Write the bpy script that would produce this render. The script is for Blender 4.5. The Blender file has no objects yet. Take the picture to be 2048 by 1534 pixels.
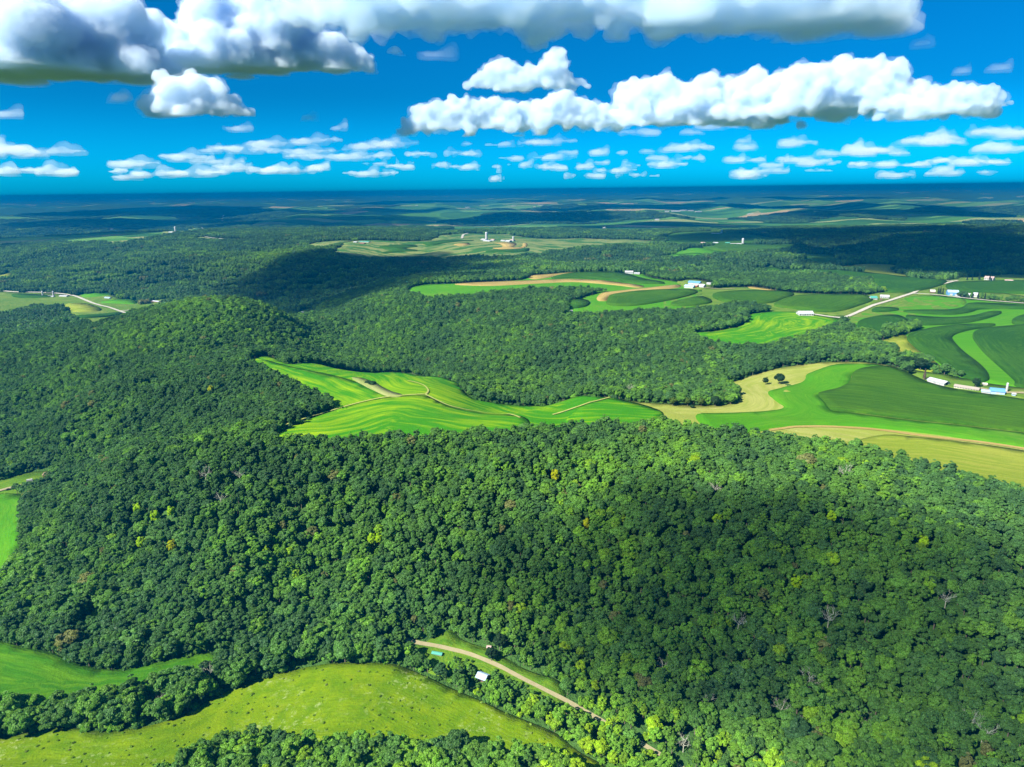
import bpy, math, random, bmesh
import numpy as np
from mathutils import Vector, Matrix, geometry as mgeo

random.seed(7)
rng = np.random.default_rng(7)
C = bpy.context.scene.collection
scene = bpy.context.scene

SUN_STR, SKY_STR, EXPO = 4.2, 0.15, 1.6
SKY_TINT, SKY_SAT, SKY_DUST = (.0005, .118, .25), .8, 1.2
SKY_LOW = (.0005, .25, .51)
HAZE_COL, HAZE_DENS = (.0, .16, .38), 1.3e-4
CLOUD_DENS, VOL_B = .0095, 24
SHADE_LIST = [
 (1500, 1180, 330, 190, 66, 1350), (1930, 1350, 250, 130, 52, 1350), (1150, 1130, 140, 80, 44, 1350),
 (700, 545, 560, 900, 200, 1350), (620, 580, 300, 300, 160, 1350),
 (1900, 500, 900, 1000, 220, 1350), (1650, 470, 1200, 700, 220, 1350), (1300, 452, 1300, 700, 200, 1800),
 (1000, 446, 1600, 900, 200, 2900), (700, 446, 1800, 1000, 200, 2900), (200, 446, 2200, 1000, 200, 2900), (80, 475, 900, 900, 140, 2500),
 (420, 428, 5200, 1500, 220, 3900), (1950, 430, 3000, 1200, 200, 3600), (250, 452, 1500, 700, 180, 3000),
]

# ------------------------------------------------------------------ camera
H = 275.0
F, CX, CY = 1365.0, 1024.0, 767.0
PITCH, ROLL = math.radians(15.87), math.radians(0.73)
_r0 = np.array([1.0, 0, 0]); _u0 = np.array([0, math.sin(PITCH), math.cos(PITCH)])
FWD = np.array([0, math.cos(PITCH), -math.sin(PITCH)])
RIGHT = _r0 * math.cos(ROLL) - _u0 * math.sin(ROLL)
UP = _u0 * math.cos(ROLL) + _r0 * math.sin(ROLL)
CAM = np.array([0, 0, H])

def ray(px, py):
    d = FWD * F + RIGHT * (px - CX) - UP * (py - CY)
    return d / math.hypot(d[0], d[1])          # unit horizontal length

def project(P):
    q = np.asarray(P, float) - CAM
    w = q @ FWD
    w = np.where(w < 1e-3, 1e-3, w)
    return CX + F * (q @ RIGHT) / w, CY - F * (q @ UP) / w, w

# ------------------------------------------------------------------ noise
def _hash(i, j, s):
    h = (i.astype(np.int64) * 374761393 + j.astype(np.int64) * 668265263 + s * 974711) & 0xffffffff
    h = ((h ^ (h >> 13)) * 1274126177) & 0xffffffff
    h = h ^ (h >> 16)
    return (h & 0xffff) / 65535.0

def vnoise(x, y, s=0):
    i = np.floor(x); j = np.floor(y)
    fx = x - i; fy = y - j
    fx = fx * fx * fx * (fx * (fx * 6 - 15) + 10); fy = fy * fy * fy * (fy * (fy * 6 - 15) + 10)
    a = _hash(i, j, s); b = _hash(i + 1, j, s); c = _hash(i, j + 1, s); d = _hash(i + 1, j + 1, s)
    return (a + (b - a) * fx) * (1 - fy) + (c + (d - c) * fx) * fy - 0.5

def fbm(x, y, s=0, o=3):
    t = 0; a = 1.0
    for k in range(o):
        t = t + a * vnoise(x * 2 ** k + 13.7 * k, y * 2 ** k - 7.1 * k, s + k); a *= 0.5
    return t

# ------------------------------------------------------------------ terrain heights
TREE = 12.0
# lists of "px,py,z" : z is the height of what shows there; a trailing f means a tree top shows
CTRL = """
-250,1600,0 0,1500,0 300,1480,0 700,1400,1 1000,1450,0 1300,1600,-2 1100,1360,2 900,1290,2
1300,1430,14f 1450,1540,12f 1800,1600,24f 2250,1600,34f
-250,1350,0 0,1340,0 200,1325,0 420,1325,1
100,1265,17f 350,1300,14f 600,1275,14f 850,1240,16f 1150,1330,15f 1330,1330,18f
450,1150,40f 600,1070,48f 800,1070,46f 1024,1070,46f 1250,1070,48f 300,1120,36f 180,1150,26f
1450,1250,34f 1700,1250,44f 1700,1450,20f 2048,1534,30f 2048,1250,62f 2048,980,92f 2250,1250,66f 2250,1000,95f
1450,1050,62f 1700,1000,80f 1850,1100,70f
560,868,88f 700,872,88f 850,862,88f 1024,846,87f 1200,842,86f 1400,850,86f 1550,868,86f 1700,892,87f 1850,920,88f 2048,965,91f
30,1240,15f 50,1120,20f 95,990,22f -250,1200,4 -30,1050,4 20,975,6 -250,960,6 90,952,8 0,915,20f 30,872,8 -250,870,20f
275,905,74f 150,965,48f 420,880,86f 500,868,88f 350,1000,66f
300,862,56f 180,890,38f 440,838,70f 218,765,80f 120,810,52f 355,732,86f 430,745,88f 330,790,74f
300,712,78f 420,700,76f 200,720,70f 400,650,98f 430,589,120f 480,592,117f 380,592,115f 250,636,93f 330,605,104f
120,672,70f 0,702,52f 0,830,26f -250,720,30f -250,860,18f 100,740,54f
540,612,104f 580,630,80f 620,668,52f 600,690,64f 700,688,40f 850,725,46f 560,688,80f 640,705,78f
530,719,77 700,742,75 860,756,72 925,778,69 640,780,75 750,800,76 850,790,76 700,850,75 560,850,75 900,835,75 1000,830,71 1070,815,68 1220,797,72 1130,835,73 1300,820,73
1000,775,70f 1060,800,74f 950,752,66f 1150,770,70f 1300,770,80f 1420,760,84f 1430,800,84f
615,628,22 640,610,40f
0,583,10 130,588,10 210,610,10 270,630,10 0,625,20f 60,650,28f -250,590,10 -250,640,20f 340,601,14 250,590,12 150,640,14
720,650,56f 760,605,86f 830,585,86 800,650,68f 1000,650,84f 1000,720,66f 900,620,82f 900,690,58f 1100,622,86 1200,650,88f 1200,720,70f
940,590,86 1000,600,95f 1100,555,90 1260,548,92 1200,600,90 1300,580,92 1400,575,93 1320,630,98f 1450,640,98f 1480,670,84 1560,650,86 1650,640,87 1600,625,89
1350,700,82f 1480,720,82f 1550,700,90f 1650,665,98f 1700,690,96f 1600,700,92f
1750,600,91 1700,620,90 1850,585,93 1870,570,93 1920,592,93 2048,605,92 2250,610,92 1800,650,88 1950,650,88 2048,680,86 1780,700,80 1900,740,82 2048,790,80 1850,765,79 2250,800,80
1600,740,76 1500,780,74 1560,820,74 1700,800,77 1800,830,77 2048,860,76 1650,850,74 1800,870,74 1990,915,75 2100,935,76 2250,930,78
1500,545,102f 1600,560,102f 1400,545,102f 1300,520,100f 1450,500,94 1550,520,93 1650,545,93 1750,540,92 1800,560,92
1760,520,92f 1860,545,84f 1930,545,70f 2000,535,82f 2048,530,86f 2250,530,86f 1980,558,92 2048,560,92
1700,508,80f 1850,488,112f 1950,464,122f 2048,453,128f 2200,450,128f 1930,530,72f 2250,480,112f
1450,485,96 1400,487,96 1300,490,90 1200,520,98f 1100,530,98f 950,545,98f 800,555,95f 900,510,84f
990,482,96 900,498,88 800,495,86 725,485,92 650,490,90 1100,480,92 1200,478,90 1300,470,92
700,525,92f 790,515,92f 700,500,100f 560,592,40f 640,570,52f 480,575,40f 400,582,28f 330,585,24f 600,540,84f 500,520,88f 420,500,92f
300,525,76f 200,488,95f 100,560,36f 0,560,24f 0,520,58f 100,500,84f 0,492,78f 200,560,36f 300,570,30f -250,560,26f -250,500,80f
350,466,96 450,472,94 550,480,92 250,462,96f
"""
def W(px, r, z): 
    return (math.atan2(px - CX, F * math.cos(PITCH)), math.log(r), z)
PTS = []
for tok in CTRL.split():
    f = tok.endswith('f'); a, b, z = [float(v) for v in tok.rstrip('f').split(',')]
    d = ray(a, b); r = (z - H) / d[2]
    PTS.append((math.atan2(d[0], d[1]), math.log(r), z - (TREE if f else 0)))
for a in (-500, -100, 350, 700, 1000, 1300, 1650, 2000, 2600):
    PTS += [W(a, 60, 0 if a < 1400 else 4), W(a, 150, 0 if a < 1400 else 4)]
    PTS += [W(a, 4300, 60), W(a, 6000, 55), W(a, 9000, 60), W(a, 16000, 70), W(a, 30000, 72), W(a, 60000, 72)]
PTS += [W(-700, 300, 0), W(-700, 600, 6), W(-700, 1100, 20), W(-700, 2000, 14), W(-700, 3000, 80),
        W(2700, 300, 30), W(2700, 500, 80), W(2700, 900, 80), W(2700, 1500, 90), W(2700, 2400, 100),
        W(1930, 2900, 80), W(1500, 1750, 70), W(1250, 1900, 60), W(520, 1350, 35), W(430, 1350, 70), W(800, 2200, 60), W(560, 2600, 55), W(300, 2900, 60)]
PTS = np.array(PTS)
def _phi(d2): return np.where(d2 > 1e-12, 0.5 * d2 * np.log(np.maximum(d2, 1e-12)), 0)
n = len(PTS)
_A = np.zeros((n + 3, n + 3))
_D2 = (PTS[:, None, 0] - PTS[None, :, 0]) ** 2 + (PTS[:, None, 1] - PTS[None, :, 1]) ** 2
_A[:n, :n] = _phi(_D2) + np.eye(n) * 1.5e-4
_A[:n, n] = 1; _A[:n, n + 1:] = PTS[:, :2]; _A[n, :n] = 1; _A[n + 1:, :n] = PTS[:, :2].T
_w = np.linalg.solve(_A, np.concatenate([PTS[:, 2], [0, 0, 0]]))
def sstep(a, b, x):
    t = np.clip((x - a) / (b - a), 0, 1); return t * t * (3 - 2 * t)
ULIM = 0.86
_NU, _NV = 620, 720
_V0, _V1 = math.log(60), math.log(60000)
_gu = np.linspace(-ULIM, ULIM, _NU); _gv = np.linspace(_V0, _V1, _NV)
GRID = np.empty((_NU, _NV), np.float32)
_tp = PTS.astype(np.float32)
for _i in range(_NU):
    _d2 = (_gu[_i] - PTS[:, 0]) ** 2 + (_gv[:, None] - PTS[None, :, 1]) ** 2
    GRID[_i] = _phi(_d2) @ _w[:n] + _w[n] + _w[n + 1] * _gu[_i] + _w[n + 2] * _gv
GRID = np.clip(GRID, -6, 140)
def height(x, y):
    x = np.atleast_1d(np.asarray(x, float)); y = np.atleast_1d(np.asarray(y, float))
    r = np.hypot(x, y)
    a = (np.clip(np.arctan2(x, y), -ULIM, ULIM) + ULIM) / (2 * ULIM) * (_NU - 1.001)
    b = (np.log(np.clip(r, 60, 60000)) - _V0) / (_V1 - _V0) * (_NV - 1.001)
    i = a.astype(int); j = b.astype(int); a = a - i; b = b - j
    out = (GRID[i, j] * (1 - a) + GRID[i + 1, j] * a) * (1 - b) + (GRID[i, j + 1] * (1 - a) + GRID[i + 1, j + 1] * a) * b
    near = sstep(350, 700, r) * (1 - sstep(3000, 5000, r))
    m = near > 0
    if m.any(): out[m] += near[m] * 5 * fbm(x[m] / 170, y[m] / 170, 3, 2)
    slope = sstep(14, 34, out) * (1 - sstep(62, 80, out)) * sstep(330, 420, r) * (1 - sstep(2600, 3500, r)); m = slope > 0   # ravines cut into the hillsides
    if m.any(): out[m] += slope[m] * (25 * (.22 - np.abs(fbm(x[m] / 150, y[m] / 190, 9, 2))) )
    far = sstep(3300, 6000, r); m = far > 0
    if m.any():
        X, Y = x[m], y[m]
        rid = 0.5 - np.abs(fbm(X / 1500, Y / 2300, 21, 3))
        out[m] += far[m] * ((rid - 0.27) * 140 + 30 * fbm(X / 520, Y / 800, 31, 3)) * (1 - 0.35 * sstep(15000, 40000, r[m]))
    return out

def hits(pts):
    """many (px,py,lift) at once"""
    P = np.array(pts, float)
    D = np.array([ray(a, b) for a, b, _ in P])
    rs = np.exp(np.linspace(math.log(110), math.log(50000), 700))
    lo = np.zeros(len(P)); hi = np.zeros(len(P))
    X = D[:, 0:1] * rs; Y = D[:, 1:2] * rs
    G = H + D[:, 2:3] * rs - (height(X, Y) + P[:, 2:3])
    neg = G < 0
    k = np.where(neg.any(1), neg.argmax(1), len(rs) - 1)
    lo = rs[np.maximum(k - 1, 0)]; hi = rs[k]
    for _ in range(9):
        m = 0.5 * (lo + hi)
        g = H + D[:, 2] * m - (height(D[:, 0] * m, D[:, 1] * m) + P[:, 2])
        hi = np.where(g < 0, m, hi); lo = np.where(g < 0, lo, m)
    m = 0.5 * (lo + hi)
    return np.stack([D[:, 0] * m, D[:, 1] * m], 1)

# ------------------------------------------------------------------ materials
def new_mat(name):
    m = bpy.data.materials.new(name); m.use_nodes = True
    nt = m.node_tree; nt.nodes.clear()
    return m, nt, nt.nodes, nt.links
def N(nt, t, **kw):
    nd = nt.nodes.new(t)
    for k, v in kw.items():
        if k == 'inp':
            for a, b in v.items(): nd.inputs[a].default_value = b
        else: setattr(nd, k, v)
    return nd
def rgba(c): return (c[0], c[1], c[2], 1.0)
def math_node(nt, op, a, b=None, clamp=False):
    nd = nt.nodes.new('ShaderNodeMath'); nd.operation = op; nd.use_clamp = clamp
    for i, v in enumerate((a, b)):
        if v is None: continue
        if hasattr(v, 'is_linked'): nt.links.new(v, nd.inputs[i])
        else: nd.inputs[i].default_value = v
    return nd.outputs[0]
def mixc(nt, fac, a, b, mode='MIX'):
    nd = nt.nodes.new('ShaderNodeMix'); nd.data_type = 'RGBA'; nd.blend_type = mode
    for i, v in ((0, fac), (6, a), (7, b)):
        if hasattr(v, 'is_linked'): nt.links.new(v, nd.inputs[i])
        elif i == 0: nd.inputs[0].default_value = v
        else: nd.inputs[i].default_value = rgba(v)
    return nd.outputs[2]
def noise(nt, vec, scale, detail=3, rough=.55):
    nd = N(nt, 'ShaderNodeTexNoise'); nd.inputs['Scale'].default_value = scale
    nd.inputs['Detail'].default_value = detail; nd.inputs['Roughness'].default_value = rough
    if vec is not None: nt.links.new(vec, nd.inputs['Vector'])
    return nd.outputs[0]
def ramp(nt, fac, lo, hi):
    nd = N(nt, 'ShaderNodeMapRange', clamp=True)
    nt.links.new(fac, nd.inputs[0]); nd.inputs[1].default_value = lo; nd.inputs[2].default_value = hi
    return nd.outputs[0]
def finish(nt, col, rough=.9, bump=None, dist=.3, spec=.15):
    out = N(nt, 'ShaderNodeOutputMaterial'); p = N(nt, 'ShaderNodeBsdfPrincipled')
    p.inputs['Roughness'].default_value = rough; p.inputs['Specular IOR Level'].default_value = spec
    if hasattr(col, 'is_linked'): nt.links.new(col, p.inputs['Base Color'])
    else: p.inputs['Base Color'].default_value = rgba(col)
    if bump is not None:
        b = N(nt, 'ShaderNodeBump'); b.inputs['Distance'].default_value = dist; b.inputs['Strength'].default_value = 1
        nt.links.new(bump, b.inputs['Height']); nt.links.new(b.outputs[0], p.inputs['Normal'])
    nt.links.new(p.outputs[0], out.inputs[0]); return p

def mat_plain(name, c, var=.15, scale=.6, rough=.7, spec=.25, metal=0):
    m, nt, _, L = new_mat(name)
    g = N(nt, 'ShaderNodeNewGeometry')
    f = noise(nt, g.outputs['Position'], scale, 3)
    col = mixc(nt, f, [x * (1 - var) for x in c], [min(1, x * (1 + var)) for x in c])
    p = finish(nt, col, rough, spec=spec); p.inputs['Metallic'].default_value = metal
    return m

def mat_crop(name, ca, cb, cc=None, streak=.5, row=3.0, along=60, patch=.0, rowdark=.25, bump=.5, lo=.42, hi=.62, speck=None):
    """crop rows: UV is (metres along the rows, metres across them)"""
    ca, cb = [tuple(x * .60 for x in q) for q in (ca, cb)]
    if cc: cc = tuple(x * .60 for x in cc)
    if speck: speck = (tuple(x * .66 for x in speck[0]), speck[1])
    m, nt, _, L = new_mat(name)
    uv = N(nt, 'ShaderNodeUVMap'); uv.uv_map = 'rows'
    g = N(nt, 'ShaderNodeNewGeometry'); pos = g.outputs['Position']
    mp = N(nt, 'ShaderNodeMapping'); mp.inputs['Scale'].default_value = (1 / along, 1 / row, 1)
    L.new(uv.outputs[0], mp.inputs[0])
    warp = noise(nt, pos, .012, 2)
    wadd = N(nt, 'ShaderNodeVectorMath', operation='ADD'); L.new(mp.outputs[0], wadd.inputs[0])
    cmb = N(nt, 'ShaderNodeCombineXYZ'); L.new(math_node(nt, 'MULTIPLY', warp, 3.0), cmb.inputs[1]); L.new(cmb.outputs[0], wadd.inputs[1])
    s = noise(nt, wadd.outputs[0], 1.0, 4, .6)
    big = noise(nt, pos, .010, 3)
    f = ramp(nt, math_node(nt, 'ADD', s, math_node(nt, 'MULTIPLY', math_node(nt, 'SUBTRACT', big, .5), .6)), lo, hi)
    f = math_node(nt, 'MULTIPLY', f, streak)
    col = mixc(nt, f, ca, cb)
    if cc is not None:
        f2 = ramp(nt, noise(nt, pos, .02, 4, .6), .60, .72)
        col = mixc(nt, math_node(nt, 'MULTIPLY', f2, patch), col, cc)
    # fine rows
    mp2 = N(nt, 'ShaderNodeMapping'); mp2.inputs['Scale'].default_value = (1 / 14, 1 / 1.3, 1); L.new(uv.outputs[0], mp2.inputs[0])
    fr = noise(nt, mp2.outputs[0], 1.0, 2, .6)
    fine = noise(nt, pos, .7, 4, .7)
    dk = math_node(nt, 'ADD', ramp(nt, fr, .3, .7), ramp(nt, fine, .25, .75))
    dk = math_node(nt, 'MULTIPLY', dk, rowdark)
    dk = math_node(nt, 'ADD', dk, 1 - rowdark)
    cm = N(nt, 'ShaderNodeCombineColor')
    for i in range(3): L.new(dk, cm.inputs[i])
    col = mixc(nt, 1.0, col, cm.outputs[0], 'MULTIPLY')
    if speck:
        sp = ramp(nt, noise(nt, pos, .26, 4, .75), speck[1], speck[1] + .16)
        zone = ramp(nt, noise(nt, pos, .024, 3), .46, .60)
        col = mixc(nt, math_node(nt, 'MULTIPLY', sp, zone), col, speck[0])
    finish(nt, col, .95, math_node(nt, 'ADD', fine, math_node(nt, 'MULTIPLY', fr, .6)), bump, .08)
    return m

M = {}
M['soy'] = mat_crop('soy_leaves', (.056, .30, .004), (.38, .58, .004), streak=.9, row=8, along=85, lo=.44, hi=.74)
M['hay'] = mat_crop('hay_leaves', (.080, .315, .006), (.140, .37, .012), (.34, .36, .09), .6, 4.5, 90, .25, .18)
M['corn'] = mat_crop('corn_leaves', (.032, .122, .009), (.062, .18, .012), streak=.8, row=3, along=80, rowdark=.30, bump=.9)
M['cornlight'] = mat_crop('young_corn_leaves', (.046, .150, .007), (.090, .215, .009), streak=.8, row=3, along=90, rowdark=.30, bump=.9)
M['khaki'] = mat_crop('dry_grass', (.36, .42, .065), (.49, .50, .13), (.26, .37, .035), .8, 6, 50, .5, .2)
M['olive'] = mat_crop('pasture_grass', (.27, .36, .028), (.41, .44, .06), (.18, .31, .02), .8, 4, 60, .5, .22)
M['cornyoung'] = mat_crop('lush_corn_leaves', (.050, .20, .006), (.115, .29, .008), streak=.9, row=6, along=70, rowdark=.28, bump=.5)
M['weedy'] = mat_crop('weeds', (.25, .33, .07), (.36, .39, .14), (.12, .24, .03), .9, 4, 9, .6, .4)
M['tan'] = mat_crop('ripe_stubble', (.44, .33, .09), (.60, .44, .15), streak=.8, row=3, along=60, rowdark=.15)
M['grass'] = mat_crop('mown_grass', (.13, .26, .024), (.24, .33, .05), (.32, .33, .10), .8, 6, 40, .5, .22)
M['lawn'] = mat_crop('lawn_grass', (.10, .25, .016), (.19, .32, .020), streak=.9, row=5, along=25, rowdark=.30, bump=.6)
M['meadow'] = mat_crop('meadow_grass', (.138, .275, .003), (.26, .385, .005), (.34, .36, .02), .9, 10, 14, .5, .20, .5, .36, .66, ((.46, .54, .22), .54))
M['farm'] = mat_crop('contour_strips', (.060, .19, .03), (.30, .34, .10), (.06, .24, .03), .95, 26, 500, .6, .12, .3, .46, .54)
M['gravel'] = mat_plain('gravel', (.27, .235, .13), .2, .3, .95, .1)
M['tarred'] = mat_plain('pale_road', (.42, .39, .31), .15, .3, .95, .1)
M['dirt'] = mat_plain('bare_dirt', (.30, .33, .085), .35, .12, .95, .05)

# terrain: forest floor, grass, and far patchwork fields
m, nt, _, L = new_mat('ground_cover'); M['ground'] = m
g = N(nt, 'ShaderNodeNewGeometry'); pos = g.outputs['Position']
cov = N(nt, 'ShaderNodeAttribute'); cov.attribute_name = 'cover'
fl = mixc(nt, noise(nt, pos, .06, 4, .65), (.020, .055, .014), (.055, .13, .024))
fl = mixc(nt, ramp(nt, noise(nt, pos, .02, 5, .75), .40, .64), fl, (.055, .12, .025))
vo = N(nt, 'ShaderNodeTexVoronoi'); vo.feature = 'F1'; vo.inputs['Scale'].default_value = .0042; vo.inputs['Randomness'].default_value = .9
wv = N(nt, 'ShaderNodeMapping'); wv.inputs['Scale'].default_value = (.55, 1.3, .01); L.new(pos, wv.inputs[0]); L.new(wv.outputs[0], vo.inputs['Vector'])
cr = N(nt, 'ShaderNodeValToRGB'); cr.color_ramp.interpolation = 'CONSTANT'
sep = N(nt, 'ShaderNodeSeparateColor'); L.new(vo.outputs['Color'], sep.inputs[0]); L.new(sep.outputs[0], cr.inputs[0])
el = cr.color_ramp.elements
for p_, c_ in ((0, (.04, .13, .025)), (.25, (.08, .22, .03)), (.45, (.14, .30, .05)), (.66, (.30, .34, .11)), (.72, (.05, .15, .03)), (.86, (.28, .30, .10)), (.95, (.45, .33, .15))):
    e_ = el[0] if p_ == 0 else el.new(p_)
    e_.color = rgba([x * .85 for x in c_])
while el[-1].position > .96: el.remove(el[-1])
col = mixc(nt, ramp(nt, cov.outputs['Fac'], .4, .6), fl, cr.outputs[0])
finish(nt, col, .95, noise(nt, pos, .045, 5, .7), 9.0, .05)

def foliage_mat(name, base=None, gloss=.25):
    m, nt, _, L = new_mat(name)
    at = N(nt, 'ShaderNodeAttribute'); at.attribute_type = 'INSTANCER'; at.attribute_name = 'tint'
    lv = N(nt, 'ShaderNodeAttribute'); lv.attribute_name = 'leafvar'
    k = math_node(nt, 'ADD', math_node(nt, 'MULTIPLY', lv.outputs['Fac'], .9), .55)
    cm = N(nt, 'ShaderNodeCombineColor')
    for i in range(3): L.new(k, cm.inputs[i])
    col = mixc(nt, 1.0, at.outputs['Color'] if base is None else base, cm.outputs[0], 'MULTIPLY')
    out = N(nt, 'ShaderNodeOutputMaterial')
    d = N(nt, 'ShaderNodeBsdfPrincipled'); d.inputs['Roughness'].default_value = .55; d.inputs['Specular IOR Level'].default_value = gloss
    t = N(nt, 'ShaderNodeBsdfTranslucent')
    tc = mixc(nt, 1.0, col, (1.35, 1.35, .45), 'MULTIPLY')
    mx = N(nt, 'ShaderNodeMixShader'); mx.inputs[0].default_value = .46
    L.new(col, d.inputs['Base Color']); L.new(tc, t.inputs[0]); L.new(d.outputs[0], mx.inputs[1]); L.new(t.outputs[0], mx.inputs[2])
    L.new(mx.outputs[0], out.inputs[0])
    return m
M['leaf'] = foliage_mat('leaves')
M['needle'] = foliage_mat('needles', (.018, .050, .028))
M['bark'] = mat_plain('bark', (.16, .13, .10), .4, 1.5, .9, .05)
M['deadwood'] = mat_plain('dead_wood', (.38, .38, .29), .3, 1.2, .85, .1)

# ------------------------------------------------------------------ objects
def tag(o, label=None, cat=None, group=None, kind=None):
    if label: o['label'] = label
    if cat: o['category'] = cat
    if group: o['group'] = group
    if kind: o['kind'] = kind
    return o
def link(o, parent=None):
    C.objects.link(o)
    if parent is not None: o.parent = parent
    return o
def mesh_from(name, V, Fs, mats, smooth=False, fm=None):
    me = bpy.data.meshes.new(name)
    V = np.asarray(V, np.float32)
    me.from_pydata(V.tolist(), [], [list(map(int, f)) for f in Fs])
    for m_ in (mats if isinstance(mats, (list, tuple)) else [mats]): me.materials.append(m_)
    if fm is not None: me.polygons.foreach_set('material_index', np.asarray(fm, np.int32))
    if smooth: me.polygons.foreach_set('use_smooth', np.ones(len(me.polygons), bool))
    me.update(); return me
def mesh_quads(name, V, Q, mats, smooth=False):
    """fast path for big all-quad meshes"""
    me = bpy.data.meshes.new(name)
    V = np.asarray(V, np.float32); Q = np.asarray(Q, np.int32)
    me.vertices.add(len(V)); me.vertices.foreach_set('co', V.ravel())
    me.loops.add(Q.size); me.loops.foreach_set('vertex_index', Q.ravel())
    me.polygons.add(len(Q)); me.polygons.foreach_set('loop_start', np.arange(0, Q.size, 4, dtype=np.int32))
    me.materials.append(mats)
    if smooth: me.polygons.foreach_set('use_smooth', np.ones(len(Q), bool))
    me.update(calc_edges=True); me.validate(); return me

# ------------------------------------------------------------------ open land, traced as outlines and laid on the ground
SC = {'A': (0, 0, 1), 'R': (1348, 500, 2.926), 'Y': (700, 350, 2.926), 'Z': (1348, 350, 2.926), 'X': (0, 350, 2.926),
      'P': (0, 1150, 2.926), 'Q': (650, 1150, 2.926), 'S': (500, 560, 4.096)}
def parse(s):
    ox, oy, k = SC[s[0]]; out = []
    for tok in s[1:].split():
        t = tok.endswith('t'); a, b = [float(v) for v in tok.rstrip('t').split(',')]
        out.append((ox + a / k, oy + b / k, 9.5 if t else 0.0))
    return out
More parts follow.
